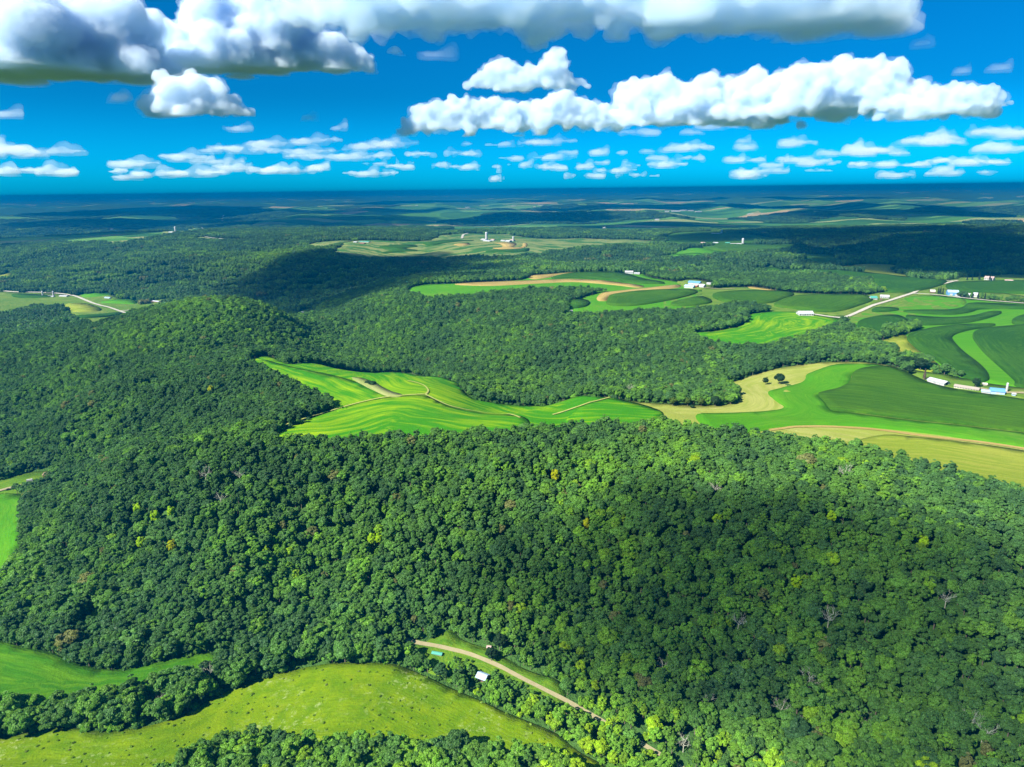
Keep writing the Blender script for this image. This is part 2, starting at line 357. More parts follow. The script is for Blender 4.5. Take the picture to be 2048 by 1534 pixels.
# (name, material, layer, outline [, guide line for the rows])
FIELDS = [
 # near valley
 ('meadow', 'meadow', 1, 'A-140,1600 -140,1500 0,1480 110,1452 220,1465 330,1448 440,1388 490,1368 560,1345 640,1329 700,1324 760,1326 800,1330 860,1355 900,1375 960,1400 1010,1425 1080,1452 1120,1470 1150,1500 1215,1534 1280,1600 700,1660'),
 ('corn_field', 'cornyoung', 1, 'A-100,1265 0,1283 60,1303 170,1335 235,1345 330,1328 400,1308 437,1312 440,1335 400,1362 300,1390 180,1412 0,1432 -100,1440'),
 ('crop_field', 'hay', 1, 'A-160,985 -60,992 60,984 54,1030 40,1080t 12,1135t -160,1300t'),
 ('lawn', 'lawn', 1, 'A-120,990 -30,968 60,943 112,938 112,958 84,978 60,984 0,990 -60,997'),
 ('lawn', 'lawn', 1, 'A820,1296 845,1288 872,1270 905,1257 922,1280 980,1298 1012,1316 1055,1342 1132,1362 1132,1410t 1085,1390t 1040,1366t 1005,1346t 965,1338t 925,1334t 880,1326t 850,1318t'),
 # ridge-top soybean field
 ('soybean_field', 'soy', 1, 'A484,729 505,718 535,712 560,722 590,733 690,741 800,742 860,752 920,768 925,778 935,795 980,805 1040,812 1075,813 1110,808 1200,796 1222,796 1290,811 1330,826 1300,836t 1200,838t 1040,845t 900,850t 800,858t 680,862t 560,858t 540,853t 640,830t 685,820t 660,795t 620,772t 560,745t',
   'A535,718 640,739 740,746 860,765 920,785 1000,812 1110,818 1220,800'),
 ('soybean_field', 'soy', 2, 'A486,730 530,720 570,733 690,757 750,778 790,795 700,812 660,822t 680,812t 660,795t 620,772t 560,745t', 'A525,722 600,745 690,775 760,802'),
 ('soybean_field', 'soy', 2, 'A530,858t 640,832 700,813 760,799 800,795 850,792 862,797 900,816 940,824 1000,831 1060,838 1060,848t 900,855t 800,863t 680,867t 560,863t', 'A540,851 640,838 720,818 780,806 830,808 880,822 960,836 1060,842'),
 ('soybean_field', 'soy', 2, 'A1120,830t 1160,816 1190,806 1222,798 1290,812 1335,828 1300,838t 1200,840t', 'A1130,832 1335,830'),
 ('weedy_patch', 'weedy', 9, 'A698,757 720,757 745,765 780,785 808,792 800,797 775,796 740,780'),
 # right ridge: dry grass base, hay and corn strips
 ('dry_pasture', 'khaki', 1, 'A1215,795 1300,807 1400,812 1478,808 1472,790 1440,770 1530,742 1600,730 1650,724 1720,724 1790,732 1810,742 1900,770 2150,820 2150,985t 2048,965t 1930,935t 1850,915t 1760,890t 1690,878t 1560,862t 1400,845t 1325,830t'),
 ('hay_strip', 'hay', 2, 'R100,955 300,955 500,948 620,935 650,920 600,890 550,850 550,825 640,805 740,780 770,760 770,730 820,710 900,680 980,665 1180,668 1260,685 1150,690 1080,705 1040,730 1035,760 1020,790 960,820 880,835 840,850 870,880 900,920 920,945 1100,960 1400,1000 1700,1030 2048,1070 2250,1095 2250,1180 1900,1138 1600,1092 1200,1043 900,1028 650,1042 570,1050 350,1035t 200,1010t'),
 ('corn_field', 'cornlight', 3, 'R1180,688 1260,688 1340,715 1400,745 1500,790 1640,825 1800,850 2100,895 2250,915 2250,1096 2048,1068 1700,1028 1400,998 1100,958 920,945 900,920 870,880 835,850 880,835 960,820 1020,790 1038,760 1042,730 1085,703', 'R600,1000 1000,1010 2250,1200'),
 ('farmyard', 'grass', 2, 'R1300,690 1400,705 1500,718 1700,752 1800,778 2000,805 2250,830 2250,912 2100,893 1800,848 1640,822 1500,788 1400,743'),
 ('pasture', 'olive', 2, 'R1130,575 1230,522 1350,495 1365,510 1400,570 1480,620 1560,680 1595,722 1500,716 1400,700 1310,645 1290,600 1200,560'),
 ('pasture', 'olive', 2, 'A1660,872t 1760,866 1850,876 2000,893 2150,918 2150,990t 2048,968t 1930,938t 1850,918t 1760,893t', 'A1560,858 1850,872 2150,918'),
 # contour strips to the right
 ('hay_strip', 'hay', 1, 'R990,412 1100,372 1250,320 1400,262 1700,285 2250,333 2250,830 2000,805 1800,778 1700,752 1595,722 1480,620 1365,510 1350,495 1440,470 1440,440 1400,440 1230,485 1150,470t 1040,430t', 'R1000,430 1500,440 2250,330'),
 ('corn_field', 'corn', 3, 'R1060,425 1210,388 1330,388 1395,440 1300,470t 1200,480t 1100,450t'),
 ('corn_field', 'corn', 3, 'R1340,386 1450,397 1600,405 1750,395 1830,370 1890,365 1925,370 1850,400 1750,425 1600,440 1450,446 1400,436'),
 ('corn_field', 'corn', 3, 'R1150,360 1180,340 1300,345 1322,355 1250,365 1170,367'),
 ('corn_field', 'corn', 3, 'R1330,362 1480,358 1600,360 1690,345 1710,320 1800,315 2250,345 2250,358 1900,348 1780,350 1730,370 1640,383 1500,380 1365,368'),
 ('corn_field', 'corn', 3, 'R1352,520 1400,490 1500,465 1700,440 1895,440 1850,452 1800,460 1690,480 1615,510 1640,550 1700,610 1780,670 1838,730 1843,765 1800,780 1740,765 1600,716 1565,670 1485,618 1405,568'),
 ('corn_field', 'corn', 3, 'R1740,510 1760,482 1815,464 1900,457 2000,450 2250,440 2250,826 2100,822 1985,800 2000,775 1962,740 1872,660 1782,570'),
 ('corn_field', 'corn', 3, 'R1968,425 2000,400 2060,382 2250,360 2250,428 2100,440 2000,445'),
 ('grassland', 'grass', 1, 'R830,372 1000,388 1210,300 1390,245 1450,225 1560,190 1680,178 1700,200 1480,262 1700,282 1720,330 1200,420 1010,432 900,410'),
 ('farmyard', 'grass', 3, 'Z1440,690 1480,672 1600,668 1700,672 1900,690 2050,712 2300,742 2300,775 2048,748 1700,718 1500,702 1420,702'),
 ('yard_grass', 'grass', 2, 'R1090,275 1200,250 1300,245 1395,252 1380,262 1210,305 1140,330 1100,310'),
 # mid ridge
 ('soybean_field', 'soy', 1, 'R95,487 250,480 400,450 430,410 430,385 520,365 720,362 900,395 990,408 960,425t 900,440t 700,500t 600,530t 450,545t 350,545t 250,525t 180,505t'),
 ('grassland', 'grass', 1, 'R-60,250 0,238 200,228 440,213 600,242 760,253 1000,258 1100,258 1180,280 1400,250 1384,266 1100,360 990,408 820,378 540,362 525,340 350,325 150,330t 0,335t -60,340t'),
 ('corn_field', 'cornlight', 3, 'R215,272 250,252 450,240 650,246 722,262 540,325 280,310'),
 ('corn_field', 'cornlight', 3, 'R-20,312 160,270 242,310 100,330 -20,332'),
 ('corn_field', 'cornlight', 3, 'R560,332 650,286 760,266 1100,262 1190,298 960,370 800,362 700,347'),
 ('stubble_field', 'tan', 2, 'R440,213 520,222 640,246 500,232 430,225'),
 ('hay_field', 'hay', 1, 'Y318,695 345,662 420,643 600,638 760,628 1000,618 1045,600 1200,578 1500,566 1620,575 1700,570 1760,600 1960,632 2060,640 2060,775 1850,775t 1650,785t 1400,795t 1160,808t 1280,785t 1280,720t 1440,690 1540,680 1500,660t 1400,655t 1300,650t 1080,655t 820,672t 700,695t 560,700t 430,712t'),
 ('stubble_field', 'tan', 2, 'Y570,642 750,629 1000,620 1300,607 1500,617 1733,650 1700,666 1500,641 1300,624 1050,640 800,655'),
 ('corn_field', 'corn', 3, 'Y1150,612 1250,583 1450,570 1620,580 1700,610 1880,640 1700,640 1500,615 1330,605'),
 ('stubble_field', 'tan', 2, 'Y1440,722 1470,690 1560,680 1800,655 1940,640 1930,665 1700,680 1550,695 1510,720 1510,740 1450,740'),
 ('stubble_field', 'tan', 2, 'Y1040,605 1050,588 1200,579 1350,569 1500,568 1250,582 1150,605 1080,614'),
 ('corn_field', 'cornlight', 3, 'Y1495,766 1508,730 1520,705 1700,680 2000,672 2050,690 1850,742 1650,772'),
 ('corn_field', 'corn', 3, 'Y1275,736 1380,735 1408,750 1380,775 1280,787'),
 ('farmyard', 'grass', 2, 'Y1900,625 1990,612 2080,618 2140,640 2100,672 1960,668'),
 # upper right
 ('corn_field', 'corn', 2, 'Z418,547 590,539 900,559 1100,574 1400,604 1645,622 1420,690 1200,692 1150,640 1160,612 1100,598t 820,568t 560,560t'),
 ('corn_field', 'cornlight', 2, 'Z590,466 700,460 960,459 1005,520 890,546 800,512 700,484'),
 ('hay_field', 'olive', 2, 'Z900,556 1060,524 1352,521 1270,572 1392,592 1392,606 1100,573'),
 ('corn_field', 'corn', 2, 'Z1570,650 1680,627 2400,632 2400,720 1900,692 1650,692'),
 ('grassland', 'grass', 1, 'Z1392,606 1660,620 1690,600 1800,588 2400,592 2400,740 1900,700 1480,690 1410,690 1640,625'),
 ('crop_field', 'hay', 1, 'Z-30,470 130,420 352,460 300,476 100,487 -30,490'),
 ('crop_field', 'cornlight', 1, 'Z130,430 300,405 620,412 820,398 700,432 460,456 350,460'),
 ('stubble_field', 'tan', 2, 'Z460,442 700,430 705,442 580,458 480,460'),
 ('farmland', 'cornlight', 1, 'Z-60,350 200,330 460,350 560,372 760,372 560,395 300,412 120,416 -60,420'),
 # middle farm ridge
 ('farmland', 'farm', 1, 'Y-130,470 -60,405 20,388 150,380 450,394 540,350 700,340 900,346 1000,360 1120,375 1300,372 1720,376 1860,405 1600,420 1350,430 1180,440t 1100,455t 1000,465t 870,475t 700,470t 600,475t 590,492t 450,480t 300,485t 80,482t', 'Y-130,400 200,395 500,420 900,380 1300,400 1860,400'),
 ('stubble_field', 'tan', 2, 'Y820,430 900,425 880,405 830,400 960,395 980,410 950,425 1010,425 1010,400 1040,402 1035,425 980,437 880,438'),
 ('stubble_field', 'tan', 2, 'Y595,408 690,398 712,410 640,420'),
 ('corn_field', 'corn', 2, 'Y790,448 1020,438 1050,430 1045,450 950,456 800,456'),
 ('corn_field', 'corn', 2, 'Y440,395 600,385 760,385 560,400 470,420 420,405'),
 ('corn_field', 'corn', 2, 'Y140,425 300,410 420,420 300,432 420,445 300,452 150,462 280,440'),
 ('farmland', 'farm', 1, 'Y-280,420 -180,395 -60,385 20,380 20,392 -40,400 -150,440 -200,430'),
 ('hay_field', 'hay', 2, 'Y1770,482 1860,470 2080,455 2080,490 1850,490'),
 ('farmland', 'farm', 1, 'X920,345 1100,310 1260,318 1200,336 1000,350'),
 ('farmland', 'farm', 1, 'X1130,372 1200,362 1300,372 1500,378 1480,388 1300,386 1200,390'),
 ('hay_field', 'olive', 1, 'X-80,600 0,590 60,575 90,585 40,610 -80,620'),
 # left valley floor
 ('grassland', 'grass', 1, 'X-200,690 0,680 60,688 330,694 460,712 480,695 640,690 660,700 700,725 860,745 980,722 1045,730 960,760 780,828 700,850 600,862t 440,862 380,800 330,770 160,790 0,830 -200,850'),
 ('crop_field', 'hay', 2, 'X470,700 560,690 655,692 660,704 560,716 490,720'),
 ('crop_field', 'hay', 2, 'X580,745 700,728 805,730 800,760 700,755 600,752'),
 ('pasture', 'olive', 2, 'X380,752 520,752 600,785 590,800 440,808 380,785'),
 ('crop_field', 'corn', 2, 'X420,830 560,822 680,808 740,815 640,832 480,842'),
 ('corn_field', 'corn', 2, 'X60,700 250,705 330,712 260,722 80,722'),
 # small clearings
 ('clearing', 'khaki', 1, 'A5,876 30,868 38,874 25,885 5,892'),
 ('clearing', 'grass', 1, 'A585,622 625,618 640,628 600,636'),
 ('clearing', 'meadow', 1, 'A150,1252 185,1215 235,1180 255,1190 215,1225 200,1252 175,1262'),
 ('clearing', 'olive', 1, 'Z1640,355 1720,340 1780,332 1840,340 1790,350 1700,360'),
 ('clearing', 'grass', 1, 'Y1060,578 1090,555 1220,555 1240,565 1180,578'),
]
# woods and tree rows standing inside the open land
WOODS = [parse(s) for s in (
 'A250,1640 330,1525t 440,1462t 480,1455t 540,1452t 590,1470t 660,1468t 760,1480t 830,1476t 880,1468t 960,1490t 1080,1494t 1140,1510t 1180,1540t 1230,1680',
 'A1440,770 1480,786 1476,808 1440,812 1330,806 1330,770',
 'R1210,500 1240,470 1350,450 1440,452 1430,478 1300,495 1225,520',
 'R1290,655 1310,640 1400,645 1480,665 1480,705 1400,705 1340,722 1300,690',
 'A-20,1440t 20,1415t 100,1390t 190,1400t 250,1385t 340,1360t 420,1340t 425,1395 330,1448 220,1465 110,1452 -20,1480',
 'X800,735 850,728 860,755 810,762',
)]
ROADS = [  # (name, material, width, lift-layer, points)
 ('gravel_lane', 'gravel', 2.7, 2, 'A812,1280 835,1286 880,1293 930,1305 965,1318 1000,1333 1040,1355 1090,1380 1135,1403 1200,1440 1290,1492 1320,1510 1420,1570'),
 ('dirt_track', 'dirt', 2.2, 9, 'A560,856 640,830 700,812 760,798 800,794 850,791'),
 ('dirt_track', 'dirt', 2.2, 9, 'A850,791 862,797 900,815 940,823 1000,830 1040,838'),
 ('dirt_track', 'dirt', 1.8, 9, 'A852,791 858,784 850,774 835,768 815,764'),
 ('dirt_track', 'dirt', 2.2, 9, 'A1105,832 1150,818 1190,805 1220,797'),
 ('dirt_track', 'tan', 4.0, 3, 'R560,1056 650,1045 700,1036 900,1033 1200,1050 1500,1098 1800,1125 2250,1195'),
 ('gravel_road', 'tarred', 6.5, 4, 'R760,378 830,380 900,392 980,400 1010,395 1100,355 1210,312 1400,257 1430,235 1540,210 1660,182'),
 ('gravel_road', 'tarred', 6.0, 4, 'R1400,258 1500,262 1700,285 2048,315 2300,338'),
 ('gravel_road', 'tarred', 5.0, 4, 'Z700,505 760,512 830,530 890,550'),
 ('gravel_road', 'tarred', 6.0, 4, 'Z120,418 200,422 300,445 410,460'),
 ('gravel_road', 'tarred', 6.0, 4, 'Z1410,606 1560,618 1660,626'),
 ('gravel_drive', 'gravel', 5.0, 4, 'R1790,812 1900,838 2000,838 2250,850'),
 ('gravel_drive', 'gravel', 4.0, 4, 'Y2000,645 2060,660 2160,672 2250,668'),
 ('gravel_road', 'tarred', 7.0, 4, 'X-200,670 0,680 60,688 150,690 330,694 430,708 470,722 520,745 640,780 780,823'),
 ('gravel_drive', 'tarred', 5.0, 4, 'X690,800 780,792 860,783 960,757 972,742 935,742'),
 ('gravel_drive', 'gravel', 4.5, 4, 'A-60,1000 0,982 50,970 80,964'),
 ('gravel_road', 'tarred', 7.0, 4, 'X1140,362 1170,358 1230,372 1310,378'),
 ('gravel_road', 'tarred', 9.0, 4, 'Y655,375 660,352 690,345'),
 ('gravel_road', 'tarred', 12.0, 2, 'X1302,275 1303,255 1310,240'),
 ('gravel_road', 'tarred', 8.0, 4, 'X1165,310 1190,315 1210,328'),
]

# ------------------------------------------------------------------ helpers on outlines
def pip(poly, X, Y):
    inside = np.zeros(X.shape, bool); px, py = poly[:, 0], poly[:, 1]; n_ = len(poly)
    bx0, by0 = poly.min(0); bx1, by1 = poly.max(0)
    sel = np.where((X >= bx0) & (X <= bx1) & (Y >= by0) & (Y <= by1))[0]
    if len(sel) == 0: return inside
    x, y = X[sel], Y[sel]; ins = np.zeros(len(sel), bool); j = n_ - 1
    for i in range(n_):
        c = ((py[i] > y) != (py[j] > y))
        if c.any(): ins ^= c & (x < (px[j] - px[i]) * (y - py[i]) / (py[j] - py[i] + 1e-12) + px[i])
        j = i
    inside[sel] = ins
    return inside
def chaikin(P, closed=True, it=2):
    P = np.asarray(P, float)
    for _ in range(it):
        Q = np.roll(P, -1, 0) if closed else P[1:]
        A = P if closed else P[:-1]
        a = A * .78 + Q * .22; b = A * .22 + Q * .78
        R = np.empty((2 * len(a), 2)); R[0::2] = a; R[1::2] = b
        P = R if closed else np.vstack([P[:1], R, P[-1:]])
    return P
def dist_line(P, X, Y, closed=False):
    """signed distance to a polyline, and arc length along it"""
    A = P if closed else P[:-1]; B = np.roll(P, -1, 0) if closed else P[1:]
    best = np.full(X.shape, 1e18); arc = np.zeros(X.shape); sg = np.ones(X.shape); s0 = 0
    for a, b in zip(A, B):
        d = b - a; L_ = math.hypot(*d)
        if L_ < 1e-6: continue
        t = np.clip(((X - a[0]) * d[0] + (Y - a[1]) * d[1]) / (L_ * L_), 0, 1)
        qx, qy = X - a[0] - t * d[0], Y - a[1] - t * d[1]; dd = qx * qx + qy * qy
        m_ = dd < best
        best = np.where(m_, dd, best); arc = np.where(m_, s0 + t * L_, arc); sg = np.where(m_, np.sign(d[0] * qy - d[1] * qx), sg); s0 += L_
    return np.sqrt(best) * sg, arc
def resample(P, step, closed=True):
    Q = np.vstack([P, P[:1]]) if closed else P
    out = []
    for a, b in zip(Q[:-1], Q[1:]):
        k = max(1, int(math.ceil(np.hypot(*(b - a)) / step)))
        for t in range(k): out.append(a + (b - a) * t / k)
    if not closed: out.append(Q[-1])
    return np.array(out)

_raw = [parse(f[3]) for f in FIELDS] + [parse(f[4]) for f in FIELDS if len(f) > 4] + WOODS + [parse(r[4]) for r in ROADS]
_flat = hits([p for q in _raw for p in q])
_world, k = [], 0
for q in _raw: _world.append(_flat[k:k + len(q)]); k += len(q)
nF = len(FIELDS); nG = sum(len(f) > 4 for f in FIELDS)
FIELD_W = [chaikin(p) for p in _world[:nF]]
GUIDE_W = _world[nF:nF + nG]
WOOD_W = [chaikin(p) for p in _world[nF + nG:nF + nG + len(WOODS)]]
ROAD_W = [chaikin(p, False) for p in _world[nF + nG + len(WOODS):]]

# ------------------------------------------------------------------ ground sheet
def far_farm(x, y, z):
    r = np.hypot(x, y)
    k = fbm(x / 900, y / 1300, 61, 3) + (z - 85) / 260
    right = sstep(-.55, .15, np.arctan2(x, y))
    return (r > 3100) & (k > .27 - .56 * right * sstep(3000, 4200, r) * (1 - sstep(9000, 15000, r)))
def build_ground():
    az = np.concatenate([np.linspace(-math.pi, -.95, 40)[:-1], np.linspace(-.95, .95, 700), np.linspace(.95, math.pi, 40)[1:-1]])
    rr = np.concatenate([[1, 40], np.exp(np.linspace(math.log(90), math.log(58000), 560))])
    A, R = np.meshgrid(az, rr, indexing='ij')
    X = np.sin(A) * R; Y = np.cos(A) * R
    Z = height(X, Y)
    V = np.stack([X, Y, Z], -1).reshape(-1, 3)
    na, nr = len(az), len(rr)
    i = np.arange(na)[:, None]; j = np.arange(nr - 1)[None, :]
    i2 = (i + 1) % na
    Q = np.stack([i * nr + j, i2 * nr + j, i2 * nr + j + 1, i * nr + j + 1], -1).reshape(-1, 4)[:, ::-1]
    me = mesh_quads('ground', V, Q, M['ground'], True)
    c = me.attributes.new('cover', 'FLOAT', 'POINT')
    c.data.foreach_set('value', far_farm(V[:, 0], V[:, 1], V[:, 2]).astype(np.float32))
    tag(link(bpy.data.objects.new('ground', me)), kind='structure')
build_ground()

# ------------------------------------------------------------------ fields and roads
HGT = {'corn': 1.9, 'cornlight': 1.7, 'cornyoung': 1.5, 'soy': .7}
def lay(name, P, mat, layer, guide, closed_guide):
    c = P.mean(0); r0 = np.hypot(*P.T).min()
    s = max(4.0, r0 * .011)
    B = resample(P, s)
    x0, y0 = B.min(0); x1, y1 = B.max(0)
    s2 = max(s * 1.6, math.sqrt((x1 - x0) * (y1 - y0) / 7000))
    gx, gy = np.meshgrid(np.arange(x0, x1, s2), np.arange(y0, y1, s2)); gx = gx.ravel() + .01; gy = gy.ravel() + .01
    gx = gx + rng.uniform(-.2, .2, gx.shape) * s2; gy = gy + rng.uniform(-.2, .2, gy.shape) * s2
    ins = pip(B, gx, gy); gx, gy = gx[ins], gy[ins]
    d, _ = dist_line(B, gx, gy, True); ok = np.abs(d) > s2 * .4
    pts = [Vector(p) for p in B] + [Vector(p) for p in zip(gx[ok], gy[ok])]
    nb = len(B)
    r_ = mgeo.delaunay_2d_cdt(pts, [(i, (i + 1) % nb) for i in range(nb)], [], 1, 1e-4)
    xy = np.array([tuple(v) for v in r_[0]]); F_ = [list(f) for f in r_[2]]
    rad = np.hypot(xy[:, 0], xy[:, 1])
    lift = .08 * layer * (1 + rad / 600) + (rad / 2500) ** 2 + HGT.get(mat, 0)
    z = height(xy[:, 0], xy[:, 1]) + lift
    # side skirt down to the soil
    cnt = {}
    for f in F_:
        for a, b in zip(f, f[1:] + f[:1]): cnt[(a, b)] = cnt.get((a, b), 0) + 1
    be = [e for e in cnt if (e[1], e[0]) not in cnt]
    low = {}; V = [(a, b, c_) for (a, b), c_ in zip(xy, z)]
    for a, b in be:
        for v in (a, b):
            if v not in low: low[v] = len(V); V.append((xy[v][0], xy[v][1], z[v] - lift[v] - .6))
        F_.append([b, a, low[a], low[b]])
    me = mesh_from(name, V, F_, M[mat], True)
    X = np.array([v[0] for v in V]); Y = np.array([v[1] for v in V])
    dv, du = dist_line(guide, X, Y, closed_guide)
    uv = me.uv_layers.new(name='rows'); li = np.empty(len(me.loops), np.int32); me.loops.foreach_get('vertex_index', li)
    uv.data.foreach_set('uv', np.stack([du[li], dv[li]], 1).astype(np.float32).ravel())
    o = link(bpy.data.objects.new(name, me)); tag(o, kind='structure')
gi = 0
for f, P in zip(FIELDS, FIELD_W):
    if len(f) > 4: g_, cl = GUIDE_W[gi], False; gi += 1
    else: g_, cl = P, True
    lay(f[0], P, f[1], f[2], g_, cl)
for (nm, mt, wd, ly, _), P in zip(ROADS, ROAD_W):
    r0 = np.hypot(*P.T).min()
    P = resample(P, max(3.0, r0 * .006), False)
    T = np.gradient(P, axis=0); T /= np.linalg.norm(T, axis=1)[:, None] + 1e-9
    Nn = np.stack([-T[:, 1], T[:, 0]], 1)
    wob = 1 + .12 * vnoise(np.arange(len(P)) * .4, np.zeros(len(P)), 5)
    V = []; Fc = []
    cols = (-.5, -.17, .17, .5)
    for cidx, c_ in enumerate(cols):
        q = P + Nn * (wd * c_ * wob)[:, None]; rad = np.hypot(*q.T)
        z = height(q[:, 0], q[:, 1]) + .08 * ly * (1 + rad / 600) + (rad / 2500) ** 2 + .12
        V += [(a, b, zz) for (a, b), zz in zip(q, z)]
    k = len(P)
    for cidx in range(3):
        for i in range(k - 1): Fc.append((cidx * k + i, cidx * k + i + 1, (cidx + 1) * k + i + 1, (cidx + 1) * k + i))
    me = mesh_from(nm, V, [f[::-1] for f in Fc], M[mt], True)
    if mt == 'tan': me.uv_layers.new(name='rows')
    tag(link(bpy.data.objects.new(nm, me)), kind='structure')

# ------------------------------------------------------------------ trees
def ico(sub):
    b = bmesh.new(); bmesh.ops.create_icosphere(b, subdivisions=sub, radius=1)
    V = np.array([v.co[:] for v in b.verts]); Fc = [[v.index for v in f.verts] for f in b.faces]; b.free(); return V, Fc
ICO = {s: ico(s) for s in (1, 2)}
def cards(P, Nrm, S, g):
    """small leaf-clump faces at P facing Nrm"""
    Nrm = Nrm / (np.linalg.norm(Nrm, axis=1)[:, None] + 1e-9)
    a = np.cross(Nrm, g.normal(size=P.shape)); a /= np.linalg.norm(a, axis=1)[:, None] + 1e-9
    b = np.cross(Nrm, a); s = S[:, None]; asp = g.uniform(.65, 1.0, (len(P), 1))
    bend = Nrm * s * g.uniform(-.35, .35, (len(P), 1))
    V = np.stack([P - a * s - b * s * asp + bend, P + a * s - b * s * asp, P + a * s + b * s * asp + bend, P - a * s + b * s * asp], 1).reshape(-1, 3)
    Q = np.arange(len(V)).reshape(-1, 4)
    return V, Q
def crown_geo(seed, h, R, nl=17, leaves=95, size=.55, zc=.62, rz=.40, core=.72, lob=.36, jit=.5):
    g = np.random.default_rng(seed)
    c0 = np.array([0, 0, h * zc]); rad = np.array([R, R, h * rz])
    Vs, Fs, L_ = [], [], []; off = 0
    k = np.arange(nl) + .5
    zz = 1 - 1.45 * k / nl; ph = k * 2.39996 + seed
    D = np.stack([np.cos(ph) * np.sqrt(np.maximum(0, 1 - zz ** 2)), np.sin(ph) * np.sqrt(np.maximum(0, 1 - zz ** 2)), zz], 1)
    D += g.normal(0, .13, D.shape)
    for d in D:
        lc = c0 + d * rad * g.uniform(.56, .86); lr = R * lob * g.uniform(.75, 1.25)
        q = g.normal(size=(leaves, 3)); q /= np.linalg.norm(q, axis=1)[:, None]
        q = q + d * .75 + np.array([0, 0, .25]); q /= np.linalg.norm(q, axis=1)[:, None]
        P = lc + q * lr * g.uniform(.72, 1.08, (leaves, 1)) * np.array([1, 1, .85])
        V, Q = cards(P, q + g.normal(0, jit, q.shape), size * g.uniform(.6, 1.3, leaves), g)
        Vs.append(V); Fs += (Q + off).tolist(); off += len(V); L_ += (g.uniform(.15, .85) * .55 + g.uniform(0, .45, leaves)).tolist()
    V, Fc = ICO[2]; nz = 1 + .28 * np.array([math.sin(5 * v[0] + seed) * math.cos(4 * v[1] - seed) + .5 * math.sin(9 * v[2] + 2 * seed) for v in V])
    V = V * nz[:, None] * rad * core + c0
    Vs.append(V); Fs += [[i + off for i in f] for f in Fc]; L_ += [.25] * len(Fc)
    return np.vstack(Vs), Fs, L_
def tube(P, Rr, sides=6, V=None, Fc=None):
    V = [] if V is None else V; Fc = [] if Fc is None else Fc
    P = [np.array(p, float) for p in P]; base = len(V)
    for i, p in enumerate(P):
        d = P[min(i + 1, len(P) - 1)] - P[max(i - 1, 0)]; d /= np.linalg.norm(d) + 1e-9
        a = np.cross(d, [.31, .87, .4]); a /= np.linalg.norm(a); b = np.cross(d, a)
        for s in range(sides):
            t = 2 * math.pi * s / sides; V.append(tuple(p + (a * math.cos(t) + b * math.sin(t)) * Rr[i]))
    for i in range(len(P) - 1):
        for s in range(sides):
            Fc.append([base + i * sides + s, base + i * sides + (s + 1) % sides, base + (i + 1) * sides + (s + 1) % sides, base + (i + 1) * sides + s])
    return V, Fc
def trunk_geo(seed, h, R, limbs=5):
    g = np.random.default_rng(seed + 99)
    V, Fc = tube([(0, 0, -1.0), (.05, 0, h * .18), (.2 * g.normal(), .2 * g.normal(), h * .42), (.3 * g.normal(), .3 * g.normal(), h * .8)], [.38, .30, .24, .06])
    for i in range(limbs):
        t = 2 * math.pi * i / limbs + g.uniform(-.4, .4); z0 = h * g.uniform(.26, .5)
        e = np.array([math.cos(t) * R * .75, math.sin(t) * R * .75, h * g.uniform(.6, .85)])
        tube([(0, 0, z0), e * .5 + np.array([0, 0, z0 * .42]), e], [.17, .11, .04], 5, V, Fc)
    return V, Fc
def leaf_attr(me, L_):
    a = me.attributes.new('leafvar', 'FLOAT', 'FACE'); a.data.foreach_set('value', np.asarray(L_, np.float32))
KINDS = [  # word, height, radius, lobes, leaves, size, zc, rz, core
 ('broad-crowned', 13.0, 5.6, 26, 150, .40, .62, .37, .74), ('broad-crowned', 12.0, 5.2, 24, 150, .38, .60, .40, .72),
 ('round-crowned', 14.0, 4.6, 24, 140, .38, .60, .40, .74), ('round-crowned', 12.5, 4.3, 22, 140, .36, .60, .40, .74),
 ('tall narrow', 16.5, 3.7, 24, 130, .37, .58, .42, .70), ('tall narrow', 15.0, 3.3, 21, 130, .35, .58, .42, .68),
 ('open ragged', 14.5, 4.9, 17, 105, .38, .62, .36, .48), ('open ragged', 13.0, 4.3, 14, 105, .36, .62, .36, .44)]
CROWN, TRUNK, PROTO = [], [], []
protos = bpy.data.collections.new('forest_models')
def joined(name, cv, cf, cl, tv, tf, leafmat):
    V = np.vstack([cv, np.array(tv)]) if len(tv) else cv
    Fs = cf + [[i + len(cv) for i in f] for f in tf]
    me = mesh_from(name, V, Fs, [leafmat, M['bark']], False, [0] * len(cf) + [1] * len(tf)); leaf_attr(me, cl + [0] * len(tf)); return me
for i, (wd, h, R, nl, lv, sz, zc, rz, co) in enumerate(KINDS):
    cv, cf, cl = crown_geo(11 + 7 * i, h, R, nl, lv, sz, zc, rz, co, lob=.31 if i < 6 else .27, jit=.62)
    tv, tf = trunk_geo(i, h, R)
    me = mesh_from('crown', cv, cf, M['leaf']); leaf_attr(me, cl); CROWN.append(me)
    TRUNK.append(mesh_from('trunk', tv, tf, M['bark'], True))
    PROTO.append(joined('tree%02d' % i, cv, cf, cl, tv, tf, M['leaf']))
# bush
for i in range(2):
    cv, cf, cl = crown_geo(301 + i, 3.4, 2.1, 9, 60, .42, .48, .45, .8); PROTO.append(joined('tree%02d' % (8 + i), cv, cf, cl, [], [], M['leaf']))
BUSH = PROTO[8:10]
